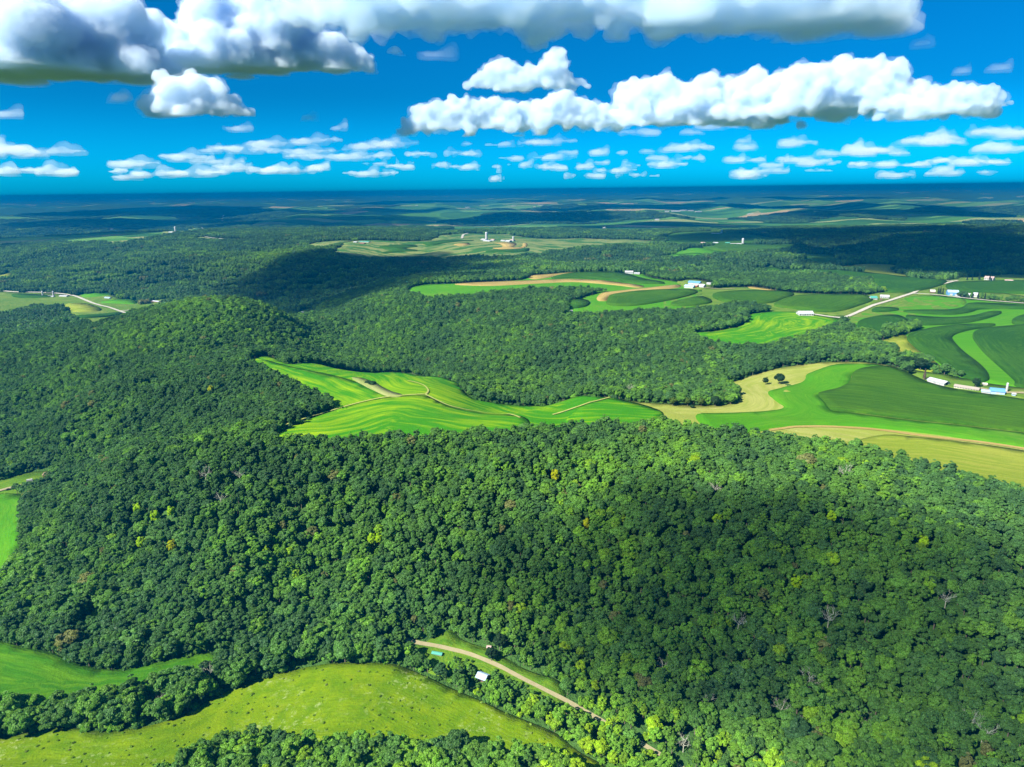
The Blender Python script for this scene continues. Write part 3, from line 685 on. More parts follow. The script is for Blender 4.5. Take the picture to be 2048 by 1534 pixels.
# patches of canopy for the distance
def patch_geo(seed, side, n_, R, leaves, size, h=13):
    g = np.random.default_rng(seed); Vs, Fs, L_ = [], [], []; off = 0
    q = int(math.ceil(math.sqrt(n_)))
    for i in range(n_):
        c = np.array([((i % q) + g.uniform(.1, .9)) / q - .5, ((i // q) + g.uniform(.1, .9)) / q - .5, 0]) * side
        hh = h * g.uniform(.84, 1.14); r = R * g.uniform(.75, 1.3); tone = g.uniform(0, 1)
        V, Fc = ICO[1]; V = V * np.array([r, r, hh * .5]) * .86 * (1 + g.uniform(-.15, .15, (len(V), 1))) + c + np.array([0, 0, hh * .5])
        Vs.append(V); Fs += [[j + off for j in f] for f in Fc]; off += len(V); L_ += [tone * .5] * len(Fc)
        d = g.normal(size=(leaves, 3)); d[:, 2] = np.abs(d[:, 2]); d /= np.linalg.norm(d, axis=1)[:, None]
        P = c + np.array([0, 0, hh * .55]) + d * np.array([r, r, hh * .45]) * g.uniform(.8, 1.08, (leaves, 1))
        V, Q = cards(P, d + g.normal(0, .4, d.shape), size * g.uniform(.6, 1.3, leaves), g)
        Vs.append(V); Fs += (Q + off).tolist(); off += len(V); L_ += (tone * .55 + g.uniform(0, .45, leaves)).tolist()
    return np.vstack(Vs), Fs, L_
for i in range(4):
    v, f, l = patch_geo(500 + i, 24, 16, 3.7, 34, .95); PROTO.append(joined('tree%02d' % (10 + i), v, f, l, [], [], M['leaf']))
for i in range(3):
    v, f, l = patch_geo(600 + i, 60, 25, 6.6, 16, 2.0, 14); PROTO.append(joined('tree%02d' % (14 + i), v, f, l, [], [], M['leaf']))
for me in PROTO:
    protos.objects.link(bpy.data.objects.new(me.name, me))

def openness(X, Y):
    o = np.zeros(X.shape, bool)
    for P in FIELD_W: o |= pip(P, X, Y)
    for P in WOOD_W: o &= ~pip(P, X, Y)
    for (nm, mt, wd, ly, _), P in zip(ROADS, ROAD_W):
        b0 = P.min(0) - 20; b1 = P.max(0) + 20
        s = np.where((X > b0[0]) & (X < b1[0]) & (Y > b0[1]) & (Y < b1[1]))[0]
        if len(s):
            d, _ = dist_line(P, X[s], Y[s]); o[s[np.abs(d) < wd * .5 + 2.2]] = True
    return o
def scatter(rmin, rmax, step, amax):
    xs = np.arange(-rmax, rmax, step); ys = np.arange(0, rmax, step)
    X, Y = np.meshgrid(xs, ys); X = X.ravel(); Y = Y.ravel()
    R = np.hypot(X, Y); k = (R >= rmin) & (R < rmax) & (np.abs(np.arctan2(X, Y)) < amax)
    X, Y = X[k], Y[k]
    X = X + rng.uniform(-.46, .46, X.shape) * step; Y = Y + rng.uniform(-.46, .46, Y.shape) * step
    return X, Y
D_, M_, L2, Y2 = [np.array(c) for c in ((.070, .172, .054), (.122, .275, .050), (.205, .410, .036), (.330, .500, .016))]
def tints(X, Y, g):
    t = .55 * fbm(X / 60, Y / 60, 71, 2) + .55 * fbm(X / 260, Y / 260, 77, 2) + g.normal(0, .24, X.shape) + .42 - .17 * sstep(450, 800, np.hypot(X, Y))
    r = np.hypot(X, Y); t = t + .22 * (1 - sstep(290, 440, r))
    t = np.clip(t, 0, 1.35)[:, None]
    c = np.where(t < .5, D_ + (M_ - D_) * t / .5, np.where(t < 1, M_ + (L2 - M_) * (t - .5) / .5, L2 + (Y2 - L2) * (t - 1) / .35))
    br = g.uniform(0, 1, X.shape) < .006
    c[br] = np.array([.21, .235, .075])
    return c * g.uniform(.85, 1.15, (len(X), 1)), t[:, 0]
pts = dict(X=[], Y=[], Z=[], proto=[], size=[], rot=[], tint=[], t=[])
def add_pts(X, Y, proto, size, g, sink=0.0):
    c, t = tints(X, Y, g)
    c = c * (1 - .30 * sstep(1300, 1900, np.hypot(X, Y)) - .12 * sstep(3500, 5000, np.hypot(X, Y)))[:, None]   # far tint darkened, painting in the gap shade that canopy patches lack
    pts['X'].append(X); pts['Y'].append(Y); pts['Z'].append(height(X, Y) - sink); pts['proto'].append(proto)
    pts['size'].append(size); pts['rot'].append(g.uniform(0, 6.283, X.shape)); pts['tint'].append(c); pts['t'].append(t)
R1, R2, R3 = 1550, 4200, 9000
X, Y = scatter(205, R1, 4.9, .80)
op = openness(X, Y); X, Y = X[~op], Y[~op]
pr = rng.choice(8, len(X), p=[.19, .15, .17, .13, .11, .10, .09, .06])
valley = height(X, Y) < 14
pr = np.where(valley & (rng.uniform(size=len(X)) < .45), rng.choice([4, 5, 6, 2], len(X)), pr)
sc = np.clip(rng.normal(.66, .15, len(X)), .36, 1.05) * (1 + .25 * fbm(X / 90, Y / 90, 91, 2))
dln = np.abs(dist_line(ROAD_W[0], X, Y)[0]); sc = sc * np.where(valley & (dln > 30), 1.3, np.where(dln < 16, .78, 1.0))
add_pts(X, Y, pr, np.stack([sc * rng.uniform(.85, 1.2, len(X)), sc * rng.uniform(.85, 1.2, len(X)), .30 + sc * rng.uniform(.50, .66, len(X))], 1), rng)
nTREE = len(X)
# bushes along the wood edges
X, Y = scatter(205, 900, 4.2, .78)
op = openness(X, Y)
edge = np.zeros(len(X), bool)
for dx, dy in ((5, 0), (-5, 0), (0, 5), (0, -5)): edge |= openness(X + dx, Y + dy)
k = ~op & edge & (rng.uniform(size=len(X)) < .8); X, Y = X[k], Y[k]
sc = rng.uniform(.6, 1.5, len(X)); add_pts(X, Y, rng.choice([8, 9], len(X)), np.stack([sc] * 3, 1), rng, .3)
# young growth between the lane and the belt of trees by the meadow
X, Y = scatter(280, 420, 3.6, .3)
k = pip(FIELD_W[4], X, Y); X, Y = X[k], Y[k]
d, _ = dist_line(ROAD_W[0], X, Y); qx, qy, _w2 = project(np.stack([X, Y, height(X, Y)], 1))
rx, ry, _w3 = project(np.stack([ROAD_W[0][:, 0], ROAD_W[0][:, 1], height(ROAD_W[0][:, 0], ROAD_W[0][:, 1])], 1))
below = qy - np.interp(qx, rx, ry)
k = (np.abs(d) > 3.6) & (below > 0) & (qx > 905) & ~((np.abs(qx - 960) < 16) & (below > 12)) & (below > 8); X, Y, below = X[k], Y[k], below[k]
sc = np.clip((below - 4) / 75, .16, .62) * rng.uniform(.8, 1.15, len(X)); add_pts(X, Y, rng.choice([0, 1, 2, 3, 6], len(X)), np.stack([sc * 1.05, sc * 1.05, sc], 1), rng, .2)
# tall weeds standing in the meadow
X, Y = scatter(200, 420, 4.2, .8)
k = pip(FIELD_W[0], X, Y) & (rng.uniform(size=len(X)) < .35 + .5 * fbm(X / 22, Y / 22, 5, 2)); X, Y = X[k], Y[k]
sc = rng.uniform(.10, .26, len(X)); add_pts(X, Y, rng.choice([8, 9], len(X)), np.stack([sc * 1.3, sc * 1.3, sc], 1), rng)
pts['tint'][-1] = np.array([.17, .30, .02]) * rng.uniform(.7, 1.5, (len(X), 1)) + np.array([.12, .10, .06]) * (rng.uniform(size=(len(X), 1)) < .2)
X, Y = scatter(R1, R2, 21.5, .80)
op = openness(X, Y); z = height(X, Y); X, Y = X[~op & ~far_farm(X, Y, z)], Y[~op & ~far_farm(X, Y, z)]
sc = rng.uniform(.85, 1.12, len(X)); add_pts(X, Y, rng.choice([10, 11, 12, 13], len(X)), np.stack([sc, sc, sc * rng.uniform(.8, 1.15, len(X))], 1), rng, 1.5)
X, Y = scatter(R2, R3, 52, .80)
op = openness(X, Y); ff = far_farm(X, Y, height(X, Y)); X, Y = X[~op & ~ff], Y[~op & ~ff]
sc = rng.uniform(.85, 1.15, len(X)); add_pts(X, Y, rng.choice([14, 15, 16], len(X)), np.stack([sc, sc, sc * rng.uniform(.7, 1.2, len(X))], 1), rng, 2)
for k in pts: pts[k] = np.concatenate(pts[k])
print('FOREST POINTS', len(pts['X']), 'trees', nTREE)

def ground_at(px, py, lift=0.0):
    q = hits([(px, py, lift)])[0]; return q[0], q[1], float(height(q[0], q[1])[0])

# ---- the 300 trees that show largest, each one an object
def add_tree(x, y, z, kind, size, rot, tint, label, group, name='broadleaf_tree', cat='tree'):
    r = bpy.data.objects.new(name, None); r.empty_display_size = 1; link(r)
    r.location = (x, y, z); r.rotation_euler = (0, 0, rot); r.scale = size
    tag(r, label, cat, group)
    c = bpy.data.objects.new('crown', CROWN[kind]); link(c, r); c['tint'] = [float(v) for v in tint] + [1.0]
    t = bpy.data.objects.new('trunk', TRUNK[kind]); link(t, r)
    return r
XY = np.stack([pts['X'], pts['Y'], pts['Z'] + 9], 1)
sx, sy, sw = project(XY[:nTREE])
inframe = (sx > -6) & (sx < 2054) & (sy < 1540) & (sy > 700)
removed = np.zeros(len(pts['X']), bool)
YELLOW = [(1110, 940), (757, 1065), (743, 1068), (1173, 1035), (1595, 1153), (1665, 1020), (420, 772), (1435, 1025), (343, 1081), (272, 1005), (308, 1022), (340, 1010), (280, 1075), (1850, 1070)]
ynames = ['yellow-leaved tree on the forested slope below the ridge fields', 'bright lime tree, taller of a pair mid-slope', 'bright lime tree on the outer side of a mid-slope pair', 'golden tree alone in the middle of the dark slope',
          'bright lime tree high in the shaded slope', 'small yellow tree just below the pale ridge pasture', 'lone yellow tree among dark woods left of the soybean field', 'yellow-green tree near the crest below the hay strip',
          'small orange-yellow tree above the left cornfield', 'lime tree, leftmost of the bright group on the left slope', 'lime tree, middle of the bright group on the left slope', 'lime tree, rightmost of the bright group on the left slope',
          'large lime tree below the bright group on the left slope', 'yellow-topped tree near the right edge of the slope']
yh = hits([(a, b, 11.0) for a, b in YELLOW])
for i, (x, y) in enumerate(yh):
    d = (pts['X'] - x) ** 2 + (pts['Y'] - y) ** 2; removed |= d < 36
    col = (.44, .47, .004) if i in (0, 3, 6, 8) else (.36, .55, .006)
    add_tree(x, y, float(height(x, y)[0]), 2 + i % 2, (.62, .62, .8), i * 1.3, col, ynames[i], 'bright trees scattered on the wooded slopes')
order = np.argsort(np.where(inframe & ~removed[:nTREE], sw[:nTREE], 1e9))[:268]
LANE = ROAD_W[0]
def region(i):
    x, y = np.array([pts['X'][i]]), np.array([pts['Y'][i]])
    if pip(WOOD_W[0], x, y)[0]: return 'in the bottom edge wood'
    if pip(WOOD_W[4], x, y)[0]: return 'below the left cornfield'
    dl = dist_line(LANE, x, y)[0][0]
    if sx[i] > 1300: return 'on the lower right wooded slope' if sy[i] < 1400 else 'in the lower right woods'
    if abs(dl) < 22: return 'beside the gravel lane'
    if sx[i] > 800: return 'between meadow and lane' if sy[i] > 1330 else 'above the gravel lane'
    return 'above the meadow' if sx[i] > 440 else 'above the left cornfield'
info = {}
for i in order:
    t = pts['t'][i]; cw = 'dark green' if t < .45 else 'mid green' if t < .8 else 'light green' if t < 1.1 else 'yellow-green'
    if pts['tint'][i][0] > pts['tint'][i][1] * 1.05: cw = 'brownish'
    szw = 'small ' if pts['size'][i][0] < .57 else 'large ' if pts['size'][i][0] > .78 else ''
    info.setdefault((szw + cw, KINDS[pts['proto'][i]][0], region(i)), []).append(i)
ORD = ['first', 'second', 'third', 'fourth', 'fifth', 'sixth', 'seventh', 'eighth', 'ninth', 'tenth', 'eleventh', 'twelfth', 'thirteenth', 'fourteenth', 'fifteenth', 'sixteenth', 'seventeenth', 'eighteenth', 'nineteenth', 'twentieth']
for (cw, kw, rg), ids in info.items():
    ids = sorted(ids, key=lambda i: sx[i])
    for k, i in enumerate(ids):
        lab = f'{cw} {kw} tree {rg}' if len(ids) == 1 else f'{ORD[min(k, 19)]} {cw} {kw} tree from the left {rg}'
        add_tree(pts['X'][i], pts['Y'][i], pts['Z'][i], int(pts['proto'][i]), tuple(pts['size'][i]), pts['rot'][i], pts['tint'][i], lab, 'nearest forest trees')
        removed[i] = True

# ---- single trees and shrubs out in the open
SINGLES = [  # px, py (foot), kind, scale, label
 (1559, 769, 0, .95, 'round dark tree standing alone in the dry pasture'),
 (1531, 770, 2, .62, 'smaller dark tree beside the lone pasture tree'),
 (1817, 749, 3, .85, 'round dark tree at the corner of the big cornfield'),
 (1806, 735, 0, 1.0, 'large dark oak above the pond behind the big cornfield'),
 (1824, 737, 1, 1.1, 'large dark oak in the clump by the cornfield corner'),
 (1840, 741, 0, 1.1, 'broad dark oak, rightmost of the clump by the cornfield'),
 (1951, 775, 2, .72, 'round green tree behind the long tan shed'),
 (1786, 722, 2, .8, 'light green tree where the hay strip meets the woods'),
 (1772, 720, 3, .8, 'small green tree at the woods edge by the hay strip'),
 (1345, 812, 3, .7, 'yellow-green shrubby tree, leftmost of a row at the pasture edge'),
 (1375, 812, 3, .7, 'yellow-green shrubby tree, second of a row at the pasture edge'),
 (1402, 813, 3, .7, 'yellow-green shrubby tree, third of a row at the pasture edge'),
 (1430, 813, 0, .8, 'green tree ending the row at the pasture edge'),
 (983, 1322, 3, .8, 'small green tree standing on the bend of the gravel lane'),
 (1000, 1300, 2, .8, 'dark round tree on the lawn above the gravel lane'),
]
sh = hits([(a, b, 0.0) for a, b, *_ in SINGLES])
for (a, b, kd, s, lab), (x, y) in zip(SINGLES, sh):
    col = (.10, .17, .02) if 'yellow-green' in lab else (.05, .12, .025) if 'light' in lab else (.026, .072, .022)
    add_tree(x, y, float(height(x, y)[0]), kd, (s, s, s * .95), a * .7, col, lab, 'single trees on open ground')
    removed |= (pts['X'] - x) ** 2 + (pts['Y'] - y) ** 2 < 20
BSH = [(745, 771, 1.7, 'dark bush in the weedy patch of the soybean field'), (735, 768, 1.2, 'small dark bush beside the big one in the weedy patch'), (1384, 816, 1.0, 'little green bush in the dry pasture below the tree row'), (925, 778, 1.4, 'low bush at the soybean field corner')]
for (a, b, s, lab), (x, y) in zip(BSH, hits([(a, b, 0) for a, b, *_ in BSH])):
    r = link(bpy.data.objects.new('bush', BUSH[0])); r.location = (x, y, float(height(x, y)[0]) + .5); r.scale = (s, s, s * .8); r['tint'] = [.03, .08, .025, 1.0]
    tag(r, lab, 'bush')
# conifers by the farms
def conifer_geo(seed, h=13, R=2.6):
    g = np.random.default_rng(seed); P, Nn = [], []
    for i in range(900):
        t = g.uniform(0, 1) ** .8; z = h * (.10 + .9 * t); rr = R * (1 - t) * (.72 + .28 * math.sin(t * 42)) * g.uniform(.6, 1.05); a = g.uniform(0, 6.283)
        P.append((rr * math.cos(a), rr * math.sin(a), z)); Nn.append((math.cos(a), math.sin(a), .9))
    P = np.array(P); V, Q = cards(P, np.array(Nn) + g.normal(0, .35, P.shape), .34 * g.uniform(.7, 1.3, len(P)), g)
    return V, Q.tolist(), g.uniform(0, 1, len(P)).tolist()
cv, cf, cl = conifer_geo(3); CONE = mesh_from('crown', cv, cf, M['needle']); leaf_attr(CONE, cl)
tv, tf = tube([(0, 0, -.5), (0, 0, 6), (0, 0, 12.5)], [.3, .2, .03]); CTRUNK = mesh_from('trunk', tv, tf, M['bark'], True)
M['rust'] = foliage_mat('rusty_needles', (.15, .11, .075)); CONE2 = CONE.copy(); CONE2.materials[0] = M['rust']
CON = [(1876, 589, .95, 'dark spruce, leftmost of the windbreak left of the blue barn'), (1880, 589, 1.05, 'dark spruce in the middle of the windbreak left of the blue barn'), (1885, 590, .9, 'dark spruce nearest the blue barn'),
       (1944, 598, .9, 'dark spruce between the two white farm buildings by the road'), (1955, 599, 1.0, 'dark spruce at the right corner of the white farm buildings'), (1962, 599, .9, 'dark spruce, first of the row right of the white farm buildings'),
       (1969, 600, .95, 'dark spruce, second of the row right of the white farm buildings'), (1980, 600, .85, 'dark spruce near the end of the roadside row'), (1986, 600, .8, 'dark spruce, last of the roadside row'),
       (1958, 561, 1.15, 'tall dark spruce left of the white hilltop house'), (1979, 562, 1.1, 'dark spruce in front of the white hilltop house'), (1934, 561, .8, 'small spruce, leftmost before the white hilltop house'), (1944, 561, .85, 'small spruce, second before the white hilltop house'),
       (1848, 760, .95, 'rusty brown dying spruce beside the white shed')]
for (a, b, s, lab), (x, y) in zip(CON, hits([(a, b, 0) for a, b, *_ in CON])):
    r = bpy.data.objects.new('spruce_tree', None); link(r); r.location = (x, y, float(height(x, y)[0])); r.scale = (s, s, s); tag(r, lab, 'spruce')
    link(bpy.data.objects.new('crown', CONE2 if 'rusty' in lab else CONE), r); link(bpy.data.objects.new('trunk', CTRUNK), r)
# bare dead trees
def dead_geo(seed, h=12):
    g = np.random.default_rng(seed); tv, tf = tube([(0, 0, -.5), (.1, .1, h * .3), (.3 * g.normal(), .3 * g.normal(), h * .55)], [.34, .27, .18])
    bv, bf = [], []
    def br(p, d, L_, r, lev):
        q = p + d * L_ * .5 + g.normal(0, .06 * L_, 3); e = p + d * L_ + g.normal(0, .1 * L_, 3)
        tube([p, q, e], [r, r * .75, r * .4], 5 if lev < 2 else 4, bv, bf)
        if lev < 3:
            for _ in range(3 if lev else 3):
                k = d + g.normal(0, .55, 3); k[2] += .15; k /= np.linalg.norm(k); br(q if g.uniform() < .4 else e, k, L_ * g.uniform(.5, .75), r * .55, lev + 1)
    for i in range(6):
        t = 6.283 * i / 6 + g.uniform(-.4, .4); d = np.array([math.cos(t) * .8, math.sin(t) * .8, .75]); d /= np.linalg.norm(d)
        br(np.array([0, 0, h * g.uniform(.32, .55)]), d, h * .30, .17, 0)
    return (tv, tf), (bv, bf)
DM = []
for s in range(3):
    (tv, tf), (bv, bf) = dead_geo(40 + s); DM.append((mesh_from('trunk', tv, tf, M['deadwood'], True), mesh_from('bare_crown', bv, bf, M['deadwood'])))
DEAD = [(1326, 1321, 'pale bare dead tree above the bend of the lane'), (1621, 1351, 'pale bare dead tree in the middle of the lower right woods'), (1415, 1394, 'grey dead tree right of the end of the lane'), (1597, 1437, 'spreading white dead tree in the lower right woods'),
        (1659, 1227, 'grey dead tree with upright limbs on the shaded right slope'), (1478, 1240, 'thin grey dead tree on the shaded slope'), (1565, 1407, 'small grey dead tree left of the spreading white one'), (1936, 1433, 'grey dead tree in the lower right woods'),
        (1970, 1455, 'forked grey dead tree near the right edge'), (1895, 1187, 'fallen-limbed pale dead tree high on the right slope'), (1368, 1475, 'white dead tree left in the lower right woods'), (410, 946, 'bare grey tree, leftmost of the dead group near the left crest'),
        (478, 942, 'bare grey-brown tree, largest of the dead group near the left crest'), (440, 988, 'bare grey tree below the dead group near the left crest'), (1690, 942, 'bare brownish tree below the pale ridge pasture'), (1430, 970, 'bare grey tree below the ridge field corner'),
        (322, 1385, 'bare tree standing over the tree row beside the cornfield'), (415, 1345, 'leaning bare tree by the bare patch of the cornfield'), (1740, 1440, 'small bare tree between the dead trees at lower right'), (1260, 772, 'grey bare tree at the wood edge above the soybean field')]
for i, ((a, b, lab), (x, y)) in enumerate(zip(DEAD, hits([(a, b, 9.0) for a, b, _ in DEAD]))):
    r = bpy.data.objects.new('dead_tree', None); link(r); r.location = (x, y, float(height(x, y)[0])); s = .78 + .25 * ((i * 37 % 10) / 10); r.scale = (s, s, s * 1.08); r.rotation_euler = (0, 0, i * 1.7)
    tag(r, lab, 'dead tree', 'bare dead trees in the woods'); link(bpy.data.objects.new('trunk', DM[i % 3][0]), r); link(bpy.data.objects.new('bare_crown', DM[i % 3][1]), r)
    d = (pts['X'] - x) ** 2 + (pts['Y'] - y) ** 2; removed |= d < 30

# lower growth where the photo lets the cabin and a bit of the lane show
qx, qy, _w4 = project(np.stack([pts['X'], pts['Y'], pts['Z']], 1))
k = (pts['proto'] < 8) & (((np.abs(qx - 961) < 20) & (qy > 1362) & (qy < 1425)) | ((qx > 1275) & (qx < 1325) & (qy > 1497) & (qy < 1560)))
pts['size'][k] *= .38
# ---- all the other trees: one mass
def build_forest():
    k = ~removed
    for nm in ('proto', 'size', 'rot', 'tint'): pts[nm] = pts[nm][k]
    V = np.stack([pts['X'][k], pts['Y'][k], pts['Z'][k]], 1).astype(np.float32)
    me = bpy.data.meshes.new('forest'); me.vertices.add(len(V)); me.vertices.foreach_set('co', V.ravel())
    a = me.attributes.new('proto', 'INT', 'POINT'); a.data.foreach_set('value', pts['proto'].astype(np.int32))
    a = me.attributes.new('rot', 'FLOAT', 'POINT'); a.data.foreach_set('value', pts['rot'].astype(np.float32))
    a = me.attributes.new('size', 'FLOAT_VECTOR', 'POINT'); a.data.foreach_set('vector', pts['size'].astype(np.float32).ravel())
    a = me.attributes.new('tint', 'FLOAT_COLOR', 'POINT'); a.data.foreach_set('color', np.hstack([pts['tint'], np.ones((len(V), 1))]).astype(np.float32).ravel())
    o = link(bpy.data.objects.new('forest', me)); tag(o, 'dense green broadleaf forest covering the hills', 'forest', kind='stuff')
    ng = bpy.data.node_groups.new('forest_trees', 'GeometryNodeTree')
    ng.interface.new_socket('Geometry', in_out='INPUT', socket_type='NodeSocketGeometry'); ng.interface.new_socket('Geometry', in_out='OUTPUT', socket_type='NodeSocketGeometry')
    L = ng.links; gin = ng.nodes.new('NodeGroupInput'); gout = ng.nodes.new('NodeGroupOutput')
    ci = ng.nodes.new('GeometryNodeCollectionInfo'); ci.inputs[0].default_value = protos; ci.inputs[1].default_value = True; ci.inputs[2].default_value = True
    ip = ng.nodes.new('GeometryNodeInstanceOnPoints'); ip.inputs['Pick Instance'].default_value = True
    def na(nm, ty):
        q = ng.nodes.new('GeometryNodeInputNamedAttribute'); q.data_type = ty; q.inputs[0].default_value = nm; return q.outputs[0]
    cx = ng.nodes.new('ShaderNodeCombineXYZ'); L.new(na('rot', 'FLOAT'), cx.inputs[2])
    L.new(gin.outputs[0], ip.inputs['Points']); L.new(ci.outputs[0], ip.inputs['Instance']); L.new(na('proto', 'INT'), ip.inputs['Instance Index'])
    L.new(cx.outputs[0], ip.inputs['Rotation']); L.new(na('size', 'FLOAT_VECTOR'), ip.inputs['Scale']); L.new(ip.outputs[0], gout.inputs[0])
    md = o.modifiers.new('trees', 'NODES'); md.node_group = ng
build_forest()

# ------------------------------------------------------------------ buildings
COL = {'white': (.56, .56, .55), 'cream': (.72, .68, .58), 'grey': (.42, .42, .42), 'metal': (.62, .64, .66), 'tan': (.46, .40, .33), 'brown': (.22, .14, .10), 'red': (.34, .06, .05), 'blue': (.16, .40, .72),
       'paleblue': (.46, .62, .80), 'teal': (.10, .42, .32), 'dark': (.03, .03, .035), 'pink': (.60, .42, .38), 'rust': (.38, .24, .17)}
BM = {}
def bmat(c):
    if c not in BM: BM[c] = mat_plain('painted_' + c, tuple(x * .72 for x in COL[c]), .10, .35, .45 if c in ('metal', 'blue', 'paleblue', 'teal') else .7, .3)
    return BM[c]
def box(x0, x1, y0, y1, z0, z1, V, Fc):
    b = len(V); V += [(x0, y0, z0), (x1, y0, z0), (x1, y1, z0), (x0, y1, z0), (x0, y0, z1), (x1, y0, z1), (x1, y1, z1), (x0, y1, z1)]
    Fc += [[b + i for i in f] for f in ((0, 3, 2, 1), (4, 5, 6, 7), (0, 1, 5, 4), (1, 2, 6, 5), (2, 3, 7, 6), (3, 0, 4, 7))]
def gable(L_, Wd, h, rise):
    """walls with gable ends; x along the ridge, y across, front at y=0"""
    V = [(0, 0, -1.2), (L_, 0, -1.2), (L_, Wd, -1.2), (0, Wd, -1.2), (0, 0, h), (L_, 0, h), (L_, Wd, h), (0, Wd, h), (0, Wd / 2, h + rise), (L_, Wd / 2, h + rise)]
    Fc = [[0, 1, 5, 4], [2, 3, 7, 6], [1, 2, 6, 9, 5], [3, 0, 4, 8, 7], [3, 2, 1, 0], [4, 5, 9, 8], [6, 7, 8, 9]]
    return V, Fc
def roofgeo(L_, Wd, h, rise, ov=.5, th=.18):
    V, Fc = [], []
    s = rise / (Wd / 2); e = h - ov * s + .03
    for y0, z0, y1, z1 in ((-ov, e, Wd / 2, h + rise + .03), (Wd + ov, e, Wd / 2, h + rise + .03)):
        b = len(V); V += [(-ov, y0, z0), (L_ + ov, y0, z0), (L_ + ov, y1, z1), (-ov, y1, z1), (-ov, y0, z0 + th), (L_ + ov, y0, z0 + th), (L_ + ov, y1, z1 + th), (-ov, y1, z1 + th)]
        Fc += [[b + i for i in f] for f in ((0, 3, 2, 1), (4, 5, 6, 7), (0, 1, 5, 4), (1, 2, 6, 5), (2, 3, 7, 6), (3, 0, 4, 7))]
    # ridge cap
    box(-ov, L_ + ov, Wd / 2 - .25, Wd / 2 + .25, h + rise + th - .02, h + rise + th + .10, V, Fc)
    return V, Fc
def building(name, cat, label, a, b, Wd, h, rise, wall, roof, doors=(), windows=0, group=None, chimney=False):
    (ax, ay), (bx, by) = hits([(a[0], a[1], 0), (b[0], b[1], 0)])
    L_ = max(2.0, math.hypot(bx - ax, by - ay))
    if abs(by - ay) > 1.2 * abs(bx - ax) and L_ > 40:          # grazing views: keep lengths sane
        by = ay + math.copysign(abs(bx - ax) * .6, by - ay); L_ = math.hypot(bx - ax, by - ay)
    o = link(bpy.data.objects.new(name, None)); z = float(min(height(ax, ay)[0], height(bx, by)[0])) + .5
    o.location = (ax, ay, z); o.rotation_euler = (0, 0, math.atan2(by - ay, bx - ax)); tag(o, label, cat, group)
    Wd, h, rise = Wd * .85, h * .8, rise * .8
    V, Fc = gable(L_, Wd, h, rise); link(bpy.data.objects.new('wall', mesh_from('wall', V, Fc, bmat(wall))), o)
    V, Fc = roofgeo(L_, Wd, h, rise); rf = link(bpy.data.objects.new('roof', mesh_from('roof', V, Fc, bmat(roof))), o)
    if chimney:
        V, Fc = [], []; box(L_ * .3, L_ * .3 + .7, Wd * .5 - .35, Wd * .5 + .35, h + rise * .6, h + rise + 1.1, V, Fc); link(bpy.data.objects.new('chimney', mesh_from('chimney', V, Fc, bmat('brown'))), rf)
    for side, t, w_, hh, c in doors:
        V, Fc = [], []
        if side == 'front': box(L_ * t - w_ / 2, L_ * t + w_ / 2, -.06, .02, 0, hh, V, Fc)
        elif side == 'right': box(L_ - .02, L_ + .06, Wd * t - w_ / 2, Wd * t + w_ / 2, 0, hh, V, Fc)
        else: box(-.06, .02, Wd * t - w_ / 2, Wd * t + w_ / 2, 0, hh, V, Fc)
        link(bpy.data.objects.new('door', mesh_from('door', V, Fc, bmat(c))), o)
    for i in range(windows):
        V, Fc = [], []; x = L_ * (i + .5) / windows; box(x - .6, x + .6, -.05, .02, h * .40, h * .75, V, Fc)
        link(bpy.data.objects.new('window', mesh_from('window', V, Fc, bmat('dark'))), o)
    return o
def silo(label, p, rad, h, body='white', cap='metal', group=None):
    x, y = hits([(p[0], p[1], 0)])[0]; o = link(bpy.data.objects.new('silo', None)); o.location = (x, y, float(height(x, y)[0])); tag(o, label, 'silo', group)
    V, Fc = tube([(0, 0, -1), (0, 0, h)], [rad, rad], 18); link(bpy.data.objects.new('drum', mesh_from('drum', V, Fc, bmat(body), True)), o)
    V, Fc = tube([(0, 0, h)] + [(0, 0, h + rad * .9 * math.sin(t)) for t in (.05, .5, 1.0, 1.5)], [rad * 1.03] + [rad * 1.03 * math.cos(t) for t in (.05, .5, 1.0, 1.5)], 18)
    link(bpy.data.objects.new('dome', mesh_from('dome', V, Fc, bmat(cap), True)), o)
B = building
NEARG = None
B('cabin', 'cabin', 'small cabin with pale blue metal roof hidden in trees below the lane', (952.5, 1361), (969.5, 1367), 6.0, 2.6, 1.7, 'brown', 'paleblue', [('front', .5, .9, 2.0, 'dark')], 2)
B('garden_shed', 'shed', 'tiny reddish shed on the lawn above the lane bend', (974.5, 1300), (980.5, 1300), 2.0, 1.7, .6, 'red', 'pink', [('front', .5, .8, 1.5, 'dark')])
B('outhouse', 'outhouse', 'narrow white outhouse at the edge of the lawn', (1012, 1311), (1016.5, 1311), 1.4, 2.2, .5, 'white', 'white', [('front', .5, .7, 1.7, 'grey')])
B('long_shelter', 'shelter', 'low green-roofed shelter on the grass below the lane', (864.5, 1309), (882.5, 1313), 2.2, 1.0, .6, 'grey', 'teal')
B('shed', 'shed', 'brown-roofed shed at the end of the clearing on the left edge', (86, 955), (101, 951), 9, 2.6, 1.5, 'brown', 'rust')
